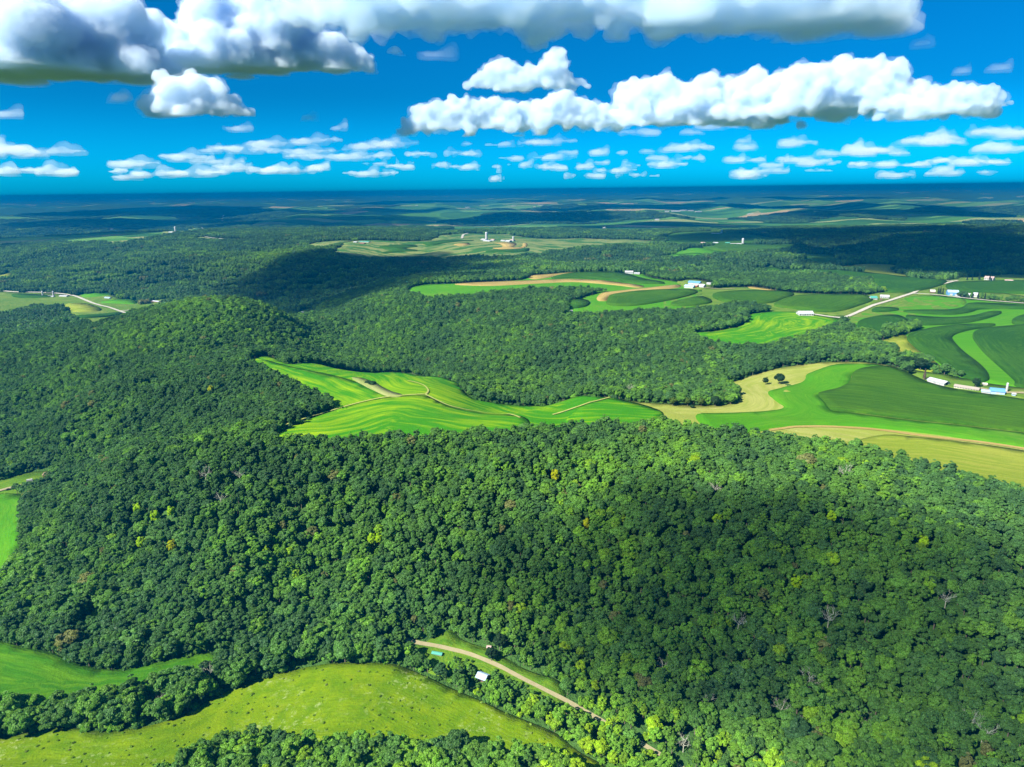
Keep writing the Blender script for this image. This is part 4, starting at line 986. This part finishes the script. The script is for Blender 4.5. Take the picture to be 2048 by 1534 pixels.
# right ridge farm
B('machine_shed', 'shed', 'long white metal shed with dark doorway beside the big cornfield', (1853.5, 765), (1887.5, 773), 11, 3.6, 1.9, 'white', 'metal', [('right', .45, 3.6, 3.0, 'dark'), ('front', .45, 2.2, 2.2, 'grey'), ('front', .75, 1.2, 2.1, 'grey')])
B('poultry_shed', 'shed', 'longest low shed with tan-grey roof in the ridge farmyard', (1907.5, 776.5), (1956.5, 782.5), 8.5, 2.2, 1.5, 'cream', 'tan', [('right', .5, 1.6, 1.9, 'dark')], 9)
B('lean_to', 'shed', 'low blue-roofed lean-to joined to the left of the blue barn', (1962.5, 787), (1980.2, 788.6), 7, 2.2, 1.2, 'white', 'paleblue')
B('barn', 'barn', 'larger blue-roofed barn at the right edge of the ridge farmyard', (1980.8, 788.8), (2009.3, 790.6), 11, 3.6, 2.6, 'paleblue', 'blue', [('front', .5, 3, 2.8, 'white')])
silo('thin white silo beside the blue-roofed barn in the farmyard', (2012.5, 784), 1.0, 8.5)
B('grain_shed', 'shed', 'small pale-roofed hut on the grass behind the blue-roofed barn', (1966, 772), (1974, 772.3), 4.5, 1.8, 1.0, 'tan', 'cream')
B('garden_shed', 'shed', 'small pale blue shed below the drive at right', (2024.5, 792.5), (2031, 792.8), 3, 2.2, .8, 'paleblue', 'white')
B('white_barn', 'barn', 'big white barn with grey roof standing alone at the end of the road', (1598.5, 632.8), (1627, 633.2), 16, 5.0, 3.6, 'white', 'metal', [('left', .5, 4, 3.5, 'grey'), ('front', .3, 3, 3, 'grey')], 6)
B('barn', 'barn', 'white barn with teal roof beside the ridge road', (1741.6, 600.4), (1754.4, 600.7), 12, 4.2, 3.2, 'white', 'teal', [('front', .5, 3, 3, 'grey')])
B('farmhouse', 'house', 'pale grey farmhouse right of the teal-roofed barn', (1760.5, 597), (1778, 597.8), 10, 4.0, 2.6, 'white', 'metal', (), 4, None, True)
B('garden_shed', 'shed', 'small brown shed in front of the pale grey farmhouse', (1759.5, 601.8), (1763.7, 602), 4, 2.6, 1.2, 'brown', 'brown')
B('barn', 'barn', 'old brown barn with pale roof nearest the road fork', (1860.6, 587), (1870, 587.4), 11, 3.8, 3.2, 'brown', 'cream')
B('blue_barn', 'barn', 'tall blue barn in the roadside farmstead at right', (1895.5, 592), (1917, 593), 16, 7.5, 4.0, 'blue', 'paleblue', [('front', .3, 4, 4, 'white')])
B('machine_shed', 'shed', 'low white shed in front of the tall blue barn', (1911, 594.5), (1922.6, 595), 8, 3.0, 1.6, 'white', 'white')
B('farmhouse', 'house', 'white farmhouse right of the tall blue barn', (1926.5, 595.4), (1940.4, 596.2), 11, 5.2, 3.2, 'white', 'metal', (), 4, None, True)
B('farm_building', 'barn', 'white barn among spruces at the right end of the roadside farmstead', (1944.5, 595.4), (1955, 596.2), 12, 6.0, 3.6, 'white', 'metal')
B('farmhouse', 'house', 'white house with rosy roof on the hilltop at right', (1967.6, 560.6), (1985.5, 561.4), 13, 5.5, 3.6, 'white', 'pink', (), 4, None, True)
B('barn', 'shed', 'low tan shed right of the hilltop house', (2009.3, 563.8), (2025.4, 564.4), 9, 3.0, 1.6, 'cream', 'pink')
# mid ridge farm
B('barn', 'barn', 'white barn with pale blue roof in front of the mid-ridge farmstead', (1368, 576.4), (1386, 577.8), 14, 4.2, 3.0, 'white', 'paleblue')
B('blue_barn', 'barn', 'blue-roofed barn at the back of the mid-ridge farmstead', (1376, 569.4), (1398.5, 571), 14, 5.0, 3.2, 'white', 'blue')
B('farmhouse', 'house', 'white house at the right side of the mid-ridge farmstead', (1398, 575), (1407, 576), 10, 4.5, 2.8, 'white', 'metal', (), 0, None, True)
B('garden_shed', 'shed', 'small white shed right of the mid-ridge farmstead', (1413, 569.5), (1421, 570.2), 7, 3.0, 1.6, 'white', 'white')
B('garden_shed', 'shed', 'small pink-walled shed in the middle of the mid-ridge farmstead', (1388.5, 574), (1394, 574.6), 7, 3.2, 1.6, 'red', 'pink')
B('barn', 'barn', 'white barn on the far edge of the mid-ridge hayfields', (1250, 548), (1266, 548.8), 14, 5.5, 3.0, 'white', 'white')
B('shed', 'shed', 'low white shed right of the barn at the hayfield edge', (1267.5, 549), (1279, 549.6), 10, 3.0, 2.0, 'white', 'metal')
B('hut', 'shed', 'tiny white hut at the wood edge below the hayfields', (1138, 625), (1144, 625.4), 5, 2.6, 1.2, 'white', 'white')
# far farms
FAR = [
 ('white shed, leftmost of the sunlit far farm with the tall silo', (961, 481), (969, 481.6), 22, 6, 5, 'white', 'white'),
 ('long white shed left of centre at the sunlit far farm', (966, 483), (979, 484), 20, 5, 4, 'white', 'metal'),
 ('white house right of the tall silo at the sunlit far farm', (981, 481.8), (987, 482.2), 16, 7, 4, 'white', 'pink'),
 ('white shed right of the trees at the sunlit far farm', (1001, 483), (1009, 483.6), 16, 6, 4, 'white', 'white'),
 ('large white barn at the right side of the sunlit far farm', (1010, 484), (1019, 484.8), 22, 7, 5, 'white', 'metal'),
 ('pink-roofed barn, rightmost of the sunlit far farm', (1019.5, 482.4), (1026, 483), 18, 7, 5, 'white', 'pink'),
 ('teal-roofed barn of the small farm left of the sunlit ridge', (717, 484.6), (737, 486), 20, 6, 4, 'white', 'teal'),
 ('white shed left of the far teal-roofed barn', (706, 485.4), (713, 486), 14, 5, 3, 'white', 'metal'),
 ('red barn below the far teal-roofed barn', (719, 488), (728, 488.6), 14, 5, 3, 'red', 'rust'),
 ('white barn of the far farm left of the blue sheds', (1399.5, 488), (1408, 488.8), 20, 6, 5, 'white', 'pink'),
 ('white shed right of the pink-roofed far barn', (1425, 487.6), (1435, 488.2), 16, 5, 4, 'white', 'metal'),
 ('teal-roofed far shed left of the long blue-white shed', (1450, 487.6), (1459, 488.2), 16, 5, 4, 'white', 'teal'),
 ('long blue-white far shed beside dark trees', (1461, 489), (1483, 490), 18, 5, 4, 'paleblue', 'white'),
 ('white far barn at the foot of the distant silo', (1421.5, 468.6), (1438.6, 469.4), 20, 6, 4, 'white', 'white'),
 ('white house beside the far winding road', (1498, 508.6), (1508.6, 509.2), 14, 5, 3, 'white', 'white'),
 ('big white barn left of the silo on the far left farm', (336.6, 466), (352, 467), 24, 7, 6, 'white', 'white'),
 ('long white barn right of the silo on the far left farm', (355, 465.6), (368.5, 466.4), 24, 6, 5, 'white', 'cream'),
 ('white far barn at the left tip of the striped ridge', (546.8, 483.4), (564, 484.2), 18, 5, 4, 'white', 'white'),
 ('white far house near the left tip of the striped ridge', (584.4, 481.4), (596.4, 482), 16, 5, 4, 'white', 'metal'),
 ('grey far shed by the road left of the striped ridge', (492, 479), (502, 479.6), 16, 5, 3, 'white', 'metal'),
 ('white shed by the road in the left valley', (92.3, 594), (106, 595.2), 12, 4, 3, 'white', 'metal'),
 ('grey-roofed barn right of the white shed in the left valley', (118, 594), (133, 594.8), 14, 5, 3, 'cream', 'metal'),
 ('white house between the hayfields of the left valley', (208.5, 597.4), (219, 598.2), 11, 4.5, 3, 'white', 'paleblue'),
 ('dark red barn near the end of the valley side road', (300.8, 604.4), (317, 605.4), 11, 4.5, 3, 'red', 'metal'),
 ('white shed at the very end of the valley side road', (335, 604), (344.5, 604.8), 11, 4.5, 3, 'white', 'white'),
 ('white house in the shaded hollow between the wooded hills', (601.5, 627), (610, 627.6), 9, 4, 2.5, 'white', 'white'),
 ('grey shed right of the white house in the shaded hollow', (611.5, 627.4), (618, 628), 8, 3.4, 2, 'cream', 'metal'),
]
for lab, a, b, Wd, h, rise, wc, rc in FAR:
    B('farm_building', 'farm building', lab, a, b, Wd * .8, h * .72, rise * .6, wc, rc, (), 0, 'farm buildings in the distance')
silo('tall white silo of the sunlit far farm', (973, 480.5), 4.5, 26); silo('shorter white silo at the right of the sunlit far farm', (1026.5, 483), 3.5, 15)
silo('white silo between the barns of the far left farm', (351.5, 465), 4.5, 24); silo('pale silo at the right end of the long blue-white far shed', (1485.5, 488.5), 4, 16)
silo('pale silo beside the distant white barn', (1443, 468.5), 4, 16); silo('pale silo by the road in the left valley, left one', (86, 592.5), 2.2, 13); silo('pale silo by the road in the left valley, right one', (107.5, 592.5), 2.2, 13)
TINY = [(930, 415.5, 9), (1024, 413, 10), (1066, 415, 6), (1075, 411.5, 12), (1106, 418.5, 14), (1120, 418.8, 12), (1330, 424, 8), (1343, 423.5, 16), (1362, 422.3, 12), (1377, 422.6, 10), (1248, 431, 8), (1258, 430.6, 8),
        (1133, 434.5, 9), (1176, 429.5, 7), (1496, 429.5, 14), (1480, 416.5, 14), (1392, 424.5, 12), (1270, 436, 10), (1310, 441, 8), (831, 411.5, 4), (1206, 457, 5), (1592, 431, 6), (212, 460, 12), (1606, 380.5, 5), (1726, 395, 6)]
th = hits([(a, b, 0) for a, b, _ in TINY])
for i, ((a, b, w_), (x, y)) in enumerate(zip(TINY, th)):
    r = math.hypot(x, y); L_ = min(w_ * r / F, 90); wd = L_ * .45; hh = min(5, L_ * .2)
    V, Fc = gable(L_, wd, hh, hh * .5); k = len(Fc); V2, F2 = roofgeo(L_, wd, hh, hh * .5); F3 = [[q + len(V) for q in f] for f in F2]
    me = mesh_from('farm_building', V + V2, Fc + F3, [bmat('white'), bmat(('white', 'metal', 'cream')[i % 3])], False, [0] * k + [1] * len(F3))
    o = link(bpy.data.objects.new('distant_farm_building', me)); o.location = (x, y, float(height(x, y)[0]) + 2); o.rotation_euler = (0, 0, (i * 37 % 50 - 25) / 90)
    tag(o, 'white speck of a farm building in the distant blue-green country', 'farm building', 'tiny farm buildings far away')
# camper and cars in the left clearing
def vehicle(name, cat, label, p, L_, Wd, h, col, cab):
    x, y = hits([(p[0], p[1], 0)])[0]; o = link(bpy.data.objects.new(name, None)); o.location = (x, y, float(height(x, y)[0]) + .5); o.rotation_euler = (0, 0, .5); tag(o, label, cat)
    V, Fc = [], []; box(0, L_, 0, Wd, .35, h * .55, V, Fc); b_ = len(V)
    z0, z1 = h * .55, h
    V += [(L_ * cab[0], .06, z0), (L_ * cab[1], .06, z0), (L_ * cab[1], Wd - .06, z0), (L_ * cab[0], Wd - .06, z0), (L_ * cab[2], .2, z1), (L_ * cab[3], .2, z1), (L_ * cab[3], Wd - .2, z1), (L_ * cab[2], Wd - .2, z1)]
    Fc += [[b_ + i for i in f] for f in ((4, 5, 6, 7), (0, 1, 5, 4), (1, 2, 6, 5), (2, 3, 7, 6), (3, 0, 4, 7))]
    link(bpy.data.objects.new('body', mesh_from('body', V, Fc, bmat(col))), o)
    for wx in (.2, .8):
        for wy in (0.02, Wd - .02):
            V, Fc = tube([(L_ * wx, wy - .1, .33), (L_ * wx, wy + .1, .33)], [.33, .33], 12); Fc += [list(range(11, -1, -1)), list(range(12, 24))]
            link(bpy.data.objects.new('wheel', mesh_from('wheel', V, Fc, bmat('dark'), False)), o)
vehicle('camper', 'camper', 'white camper parked in the clearing at the left edge', (53, 966.5), 5.5, 2.3, 2.7, 'white', (.02, .98, .06, .94))
vehicle('parked_car', 'car', 'dark car parked by the drive at the left edge', (11, 982.5), 4.4, 1.8, 1.5, 'dark', (.15, .8, .28, .66))

# ------------------------------------------------------------------ clouds: real bodies of vapour above the haze
ZB = 1350.0
def vapour(name, dens, col=(.82, .905, .975, 1)):
    m, nt, _, L = new_mat(name)
    out = N(nt, 'ShaderNodeOutputMaterial'); pv = N(nt, 'ShaderNodeVolumePrincipled')
    pv.inputs['Color'].default_value = col; pv.inputs['Density'].default_value = dens; pv.inputs['Anisotropy'].default_value = .1
    L.new(pv.outputs[0], out.inputs['Volume'])
    try: m.cycles.homogeneous_volume = True
    except Exception: pass
    return m
VAP = [vapour('cloud_body', CLOUD_DENS), vapour('cloud_wisps', .0022), vapour('far_cloud', .0017), vapour('far_wisps', .0007), vapour('dark_cloud', .0042, (.74, .88, .995, 1))]
T1 = bpy.data.textures.new('billow', 'CLOUDS'); T2 = bpy.data.textures.new('wisp', 'CLOUDS')
def cloud_mesh(balls, vox, seed, zb, soft=.25, amp=1.0):
    Vs, Fs = [], []; off = 0; v0, f0 = ICO[2]
    for (c, r, *fl) in balls:
        q = v0 * np.array(r)
        if fl: q[:, 2] = np.where(q[:, 2] < 0, q[:, 2] * .14, q[:, 2])
        Vs.append(q + np.array(c)); Fs += [[i + off for i in f] for f in f0]; off += len(v0)
    V = np.vstack(Vs); cen = V.mean(0)
    me = mesh_from('tmp', V - cen, Fs, VAP[0]); o = bpy.data.objects.new('tmp', me); C.objects.link(o)
    rm = o.modifiers.new('r', 'REMESH'); rm.mode = 'VOXEL'; rm.voxel_size = vox; rm.use_smooth_shade = True
    for t, s, k in ((T1, 10 * vox, 8.0 * vox), (T2, 4.0 * vox, 4.0 * vox), (T2, 1.9 * vox, 1.6 * vox)):
        tx = t.copy(); tx.noise_scale = s; tx.noise_depth = 3
        d = o.modifiers.new('d', 'DISPLACE'); d.texture = tx; d.strength = k * amp; d.mid_level = .55; d.texture_coords = 'LOCAL'
    r2 = o.modifiers.new('r2', 'REMESH'); r2.mode = 'VOXEL'; r2.voxel_size = vox; r2.use_smooth_shade = True
    dg = bpy.context.evaluated_depsgraph_get(); ev = o.evaluated_get(dg); m2 = bpy.data.meshes.new_from_object(ev)
    bpy.data.objects.remove(o)
    n_ = len(m2.vertices); co = np.empty(n_ * 3, np.float32); m2.vertices.foreach_get('co', co); co = co.reshape(-1, 3) + cen
    low = co[:, 2] < zb; co[low, 2] = zb + (co[low, 2] - zb) * soft
    m2.vertices.foreach_set('co', co.astype(np.float32).ravel()); m2.update(); return m2
def stack(pieces, slots):
    me = bpy.data.meshes.new('cloud'); b = bmesh.new()
    for pm, sl in zip(pieces, slots):
        k = len(b.faces); b.from_mesh(pm); b.faces.ensure_lookup_table()
        for f in b.faces[k:]: f.material_index = sl
    b.to_mesh(me); b.free()
    for v in VAP: me.materials.append(v)
    return me
def two_layer(balls, vox, seed, zb, soft, slots=(0, 1)):
    core = [(b_[0], tuple(np.array(b_[1]) * .92), *b_[2:]) for b_ in balls]; shell = [(b_[0], tuple(np.array(b_[1]) * 1.06), *b_[2:]) for b_ in balls]
    return stack([cloud_mesh(core, vox, seed, zb, soft, .9), cloud_mesh(shell, vox * 1.25, seed + 1, zb - vox, soft, 1.5)], slots)
def single(balls, vox, seed, zb, soft, amp): return stack([cloud_mesh(balls, vox, seed, zb, soft, amp)], (0,))
def cloud_balls(base_y, ells, g, zb=None, depth=1.0, dist=None):
    zb = ZB if zb is None else zb
    balls = []; cxm = np.mean([e[0] for e in ells]); d0 = ray(cxm, base_y)
    r = dist or (zb - H) / max(d0[2], .004)
    for (cx, cy, rx, ry) in ells:
        cy += .78 * ry; ry *= 1.62
        d = ray(cx, cy); c = np.array([d[0] * r, d[1] * r, H + d[2] * r]); s = math.hypot(r, d[2] * r) / F * (math.hypot(1, (cx - CX) / F))
        ax, az = rx * s, ry * s; ay = min(max(az * 1.6, ax * .6), 2500) * depth
        balls.append((c, (ax * .9, ay * .9, az * .9), 1))
        nb = int(26 + 16 * (ax / max(az, 1)))
        for _ in range(min(nb, 80)):
            q = g.normal(size=3); q[2] = abs(q[2]) * 1.1 - .15; q /= np.linalg.norm(q); k = az * g.uniform(.10, .30)
            balls.append((c + q * np.array([ax, ay, az]) * g.uniform(.72, .95), (k * g.uniform(1, 1.4), k * g.uniform(1, 1.4), k)))
    return balls, r, zb
BIG = [
 ('large grey-white cloud filling the upper left corner', 152, [(110, 92, 150, 70), (60, 112, 100, 42), (205, 120, 90, 34), (-90, 85, 150, 80), (255, 100, 75, 52)]),
 ('brightest tall white cloud left of centre at the top', 140, [(480, 74, 105, 75), (425, 78, 76, 68), (565, 92, 115, 54), (670, 114, 80, 26), (500, 105, 125, 38)]),
 ('dark heavy cloud spreading along the top edge', 78, [(860, -30, 250, 80), (1180, -40, 260, 75), (1500, -30, 260, 80), (1650, 5, 120, 50), (730, -10, 110, 60)]),
 ('compact white cloud below the bright one at left', 232, [(352, 196, 56, 36), (402, 182, 46, 28), (452, 212, 44, 18), (390, 217, 90, 15)]),
 ('small flat-based cloud just above the long cloud bank', 182, [(1000, 152, 62, 27), (1060, 156, 62, 24), (1108, 126, 26, 30), (1132, 162, 44, 14), (1040, 168, 108, 12)]),
 ('long white cloud bank stretching across the right sky', 262, [(880, 235, 78, 28), (920, 214, 58, 24), (1010, 230, 88, 30), (1120, 215, 58, 36), (1190, 226, 58, 28), (1300, 196, 78, 42), (1345, 180, 58, 26), (1450, 196, 108, 40), (1560, 188, 108, 42), (1680, 178, 118, 42), (1750, 166, 64, 30), (1790, 190, 54, 28), (1400, 232, 200, 20), (1620, 214, 130, 18)]),
 ('tapering white cloud at the right end of the long bank', 238, [(1850, 214, 68, 20), (1905, 205, 66, 22), (1962, 200, 42, 15), (1830, 230, 48, 9)]),
]
g = np.random.default_rng(5)
BIGD = (11000, 11500, 6500, 10000, 10500, 11500, 11500)
for i, (lab, by, ells) in enumerate(BIG):
    dd = BIGD[i]; balls, r, zb = cloud_balls(by, ells, g, None, .6 if i == 2 else .24, dd)
    zb = H + ray(np.mean([e[0] for e in ells]), by)[2] * dd
    print('CLOUD', lab, 'dist', round(r))
    me = two_layer(balls, max(18, r / F * 2.1), i, zb, .10, (4, 1) if i == 2 else (0, 1))
    tag(link(bpy.data.objects.new('cloud', me)), lab, 'cloud', 'cumulus clouds in view')
SMALL = [(1380, 290, 65, 14), (1330, 262, 90, 9), (1450, 250, 70, 9), (1610, 283, 40, 12), (1690, 294, 70, 16), (1750, 301, 50, 11), (1940, 272, 70, 16), (1880, 279, 50, 13), (2035, 262, 45, 17), (2020, 293, 60, 13),
         (1100, 310, 60, 10), (1130, 281, 80, 9), (1010, 284, 90, 9), (482, 288, 45, 22), (562, 285, 60, 13), (642, 278, 60, 13), (712, 286, 70, 15), (785, 284, 55, 12), (690, 310, 110, 11), (880, 305, 70, 11), (860, 330, 90, 9),
         (960, 331, 60, 8), (258, 325, 45, 11), (180, 341, 90, 10), (300, 346, 60, 8), (372, 311, 42, 13), (385, 342, 48, 11), (480, 331, 38, 10), (550, 336, 60, 11), (642, 332, 25, 8), (25, 296, 50, 24), (100, 300, 60, 9), (618, 232, 14, 9),
         (490, 255, 40, 8), (250, 190, 14, 17), (30, 226, 35, 9), (690, 252, 22, 9), (1170, 331, 150, 6), (1320, 326, 60, 10), (1450, 316, 70, 10), (1050, 326, 50, 8), (1620, 322, 60, 7), (1780, 327, 90, 7), (1930, 322, 80, 8),
         (1250, 302, 70, 9), (1490, 292, 30, 9), (760, 345, 90, 7), (1230, 350, 110, 5), (620, 300, 90, 9), (1560, 340, 120, 5), (420, 300, 40, 5), (1920, 345, 90, 4), (870, 105, 55, 11), (1930, 140, 12, 6), (2020, 134, 25, 5), (1850, 85, 20, 5)]
_g = np.random.default_rng(9)
SMALL += [(_g.uniform(0, 2048), _g.uniform(275, 356), _g.uniform(18, 75), _g.uniform(3.5, 8)) for _ in range(36)]
parts_ = []
for i, e in enumerate(SMALL):
    g = np.random.default_rng(100 + i); cx, cy, rx, ry = e; by = cy + ry * .75
    n_ = max(2, int(rx / (ry * 1.5)) + 1)
    ells = []
    for k in range(n_):
        hgt = g.uniform(.35, 1.0); ells.append((cx + g.uniform(-1, 1) * rx * .9, cy + ry * .45 * (1 - hgt) + g.normal(0, ry * .12), rx / n_ * g.uniform(.8, 2.4), ry * hgt * .5))
    dist = None
    if by > 340: dist = 46000
    balls, r, zb = cloud_balls(by, ells, g, None, .9, dist)
    if dist: zb = H + ray(cx, by)[2] * dist
    where = 'at the far left' if cx < 300 else 'left of centre' if cx < 800 else 'near the centre' if cx < 1250 else 'right of centre' if cx < 1700 else 'at the far right'
    if by < 270: lab, grp = 'small detached white cloud high in the blue %s' % where, 'small detached clouds high %s' % where
    else: lab, grp = 'small flat white cloud low over the horizon %s' % where, 'small clouds low over the horizon %s' % where
    tag(link(bpy.data.objects.new('small_cloud', two_layer(balls, max(28, r / F * 3.0), 50 + i, zb, .15, (2, 3)))), lab, 'cloud', grp)
# clouds higher than the frame, whose shadows lie on the land: (shadow centre px,py , metres across, metres deep, thickness)
SUN = np.array([-.82, -.57, 0]); SUN /= np.linalg.norm(SUN); SUN_EL = math.radians(41)
SDIR = np.array([SUN[0] * math.cos(SUN_EL), SUN[1] * math.cos(SUN_EL), math.sin(SUN_EL)])
SHADE = SHADE_LIST
shp = hits([(s[0], s[1], 0) for s in SHADE])
for i, (s, (x, y)) in enumerate(zip(SHADE, shp)):
    g = np.random.default_rng(300 + i); z0 = float(height(x, y)[0]); k = (s[5] + 60 - z0) / SDIR[2]; c = np.array([x, y, z0]) + SDIR * k
    balls = [(c, (s[2] * .5, s[3] * .5, s[4]))]
    for _ in range(26):
        a = g.uniform(0, 6.283); q = math.sqrt(g.uniform(.3, 1.0)); rr = g.uniform(.10, .24) * min(s[2], s[3]); zz = s[4] * (g.uniform(.15, .5) if s[4] < 100 else g.uniform(.6, 1.1))
        balls.append((c + np.array([math.cos(a) * s[2] * .5 * q, math.sin(a) * s[3] * .5 * q, g.uniform(-.3, .6) * s[4]]), (rr, rr, zz)))
    parts_.append(single(balls, max(12 if s[4] < 100 else 24, min(s[2], s[3]) / 34), 400 + i, s[5] - (60 if s[4] < 100 else 0), .4, .25 if s[4] < 100 else 1))
b = bmesh.new()
for me in parts_: b.from_mesh(me)
me = bpy.data.meshes.new('clouds'); b.to_mesh(me); b.free()
for v in VAP: me.materials.append(v)
tag(link(bpy.data.objects.new('clouds', me)), 'broken clouds high overhead that shade the land', 'clouds', kind='stuff')

# ------------------------------------------------------------------ haze, sky, sun
m, nt, _, L = new_mat('blue_haze')
out = N(nt, 'ShaderNodeOutputMaterial'); pv = N(nt, 'ShaderNodeVolumePrincipled')
pv.inputs['Color'].default_value = rgba(HAZE_COL); pv.inputs['Density'].default_value = HAZE_DENS; pv.inputs['Anisotropy'].default_value = 0.0
L.new(pv.outputs[0], out.inputs['Volume'])
try: m.cycles.homogeneous_volume = True
except Exception: pass
V, Fc = [], []; box(-59500, 59500, -59500, 59500, -60, 284, V, Fc)
tag(link(bpy.data.objects.new('haze', mesh_from('haze', V, Fc, m))), 'blue haze over the far country', kind='stuff')

w = bpy.data.worlds.new('World'); scene.world = w; w.use_nodes = True; nt = w.node_tree; nt.nodes.clear()
sk = nt.nodes.new('ShaderNodeTexSky'); sk.sky_type = 'NISHITA'; sk.sun_disc = False; sk.sun_elevation = SUN_EL; sk.sun_rotation = math.atan2(SUN[0], SUN[1])
sk.altitude = 400; sk.air_density = 1.0; sk.dust_density = SKY_DUST; sk.ozone_density = 2.5
tint = nt.nodes.new('ShaderNodeMix'); tint.data_type = 'RGBA'; tint.blend_type = 'MULTIPLY'; tint.inputs[0].default_value = 1
tcw = nt.nodes.new('ShaderNodeTexCoord'); sxw = nt.nodes.new('ShaderNodeSeparateXYZ'); nt.links.new(tcw.outputs['Generated'], sxw.inputs[0])
mrw = nt.nodes.new('ShaderNodeMapRange'); mrw.interpolation_type = 'SMOOTHSTEP'; mrw.inputs[1].default_value = 0; mrw.inputs[2].default_value = .13; nt.links.new(sxw.outputs[2], mrw.inputs[0])
tw = nt.nodes.new('ShaderNodeMix'); tw.data_type = 'RGBA'; tw.inputs[6].default_value = rgba(SKY_LOW); tw.inputs[7].default_value = rgba(SKY_TINT); nt.links.new(mrw.outputs[0], tw.inputs[0]); nt.links.new(tw.outputs[2], tint.inputs[7])
hs = nt.nodes.new('ShaderNodeHueSaturation'); hs.inputs['Saturation'].default_value = SKY_SAT
bg = nt.nodes.new('ShaderNodeBackground'); bg.inputs[1].default_value = SKY_STR; wo = nt.nodes.new('ShaderNodeOutputWorld')
nt.links.new(sk.outputs[0], hs.inputs['Color']); nt.links.new(hs.outputs[0], tint.inputs[6]); nt.links.new(tint.outputs[2], bg.inputs[0]); nt.links.new(bg.outputs[0], wo.inputs[0])
sl = bpy.data.lights.new('sun', 'SUN'); sl.energy = SUN_STR; sl.angle = math.radians(.5); sl.color = (1, .95, .86)
so = link(bpy.data.objects.new('sun', sl)); so.rotation_euler = Vector(SDIR).to_track_quat('Z', 'Y').to_euler()

cam = bpy.data.cameras.new('camera'); co = link(bpy.data.objects.new('camera', cam)); scene.camera = co
cam.sensor_width = 36; cam.sensor_fit = 'HORIZONTAL'; cam.lens = 36 * F / 2048; cam.clip_start = 1; cam.clip_end = 200000
co.matrix_world = Matrix(((RIGHT[0], UP[0], -FWD[0], 0), (RIGHT[1], UP[1], -FWD[1], 0), (RIGHT[2], UP[2], -FWD[2], H), (0, 0, 0, 1)))
scene.render.engine = 'CYCLES'
cy = scene.cycles; cy.use_denoising = True; cy.max_bounces = 26; cy.diffuse_bounces = 3; cy.glossy_bounces = 1; cy.transmission_bounces = 2; cy.volume_bounces = VOL_B; cy.transparent_max_bounces = 32
cy.caustics_reflective = False; cy.caustics_refractive = False; cy.sample_clamp_indirect = 6
vs = scene.view_settings; vs.view_transform = 'Standard'; vs.look = 'None'; vs.exposure = EXPO; vs.gamma = 1; vs.use_curve_mapping = False
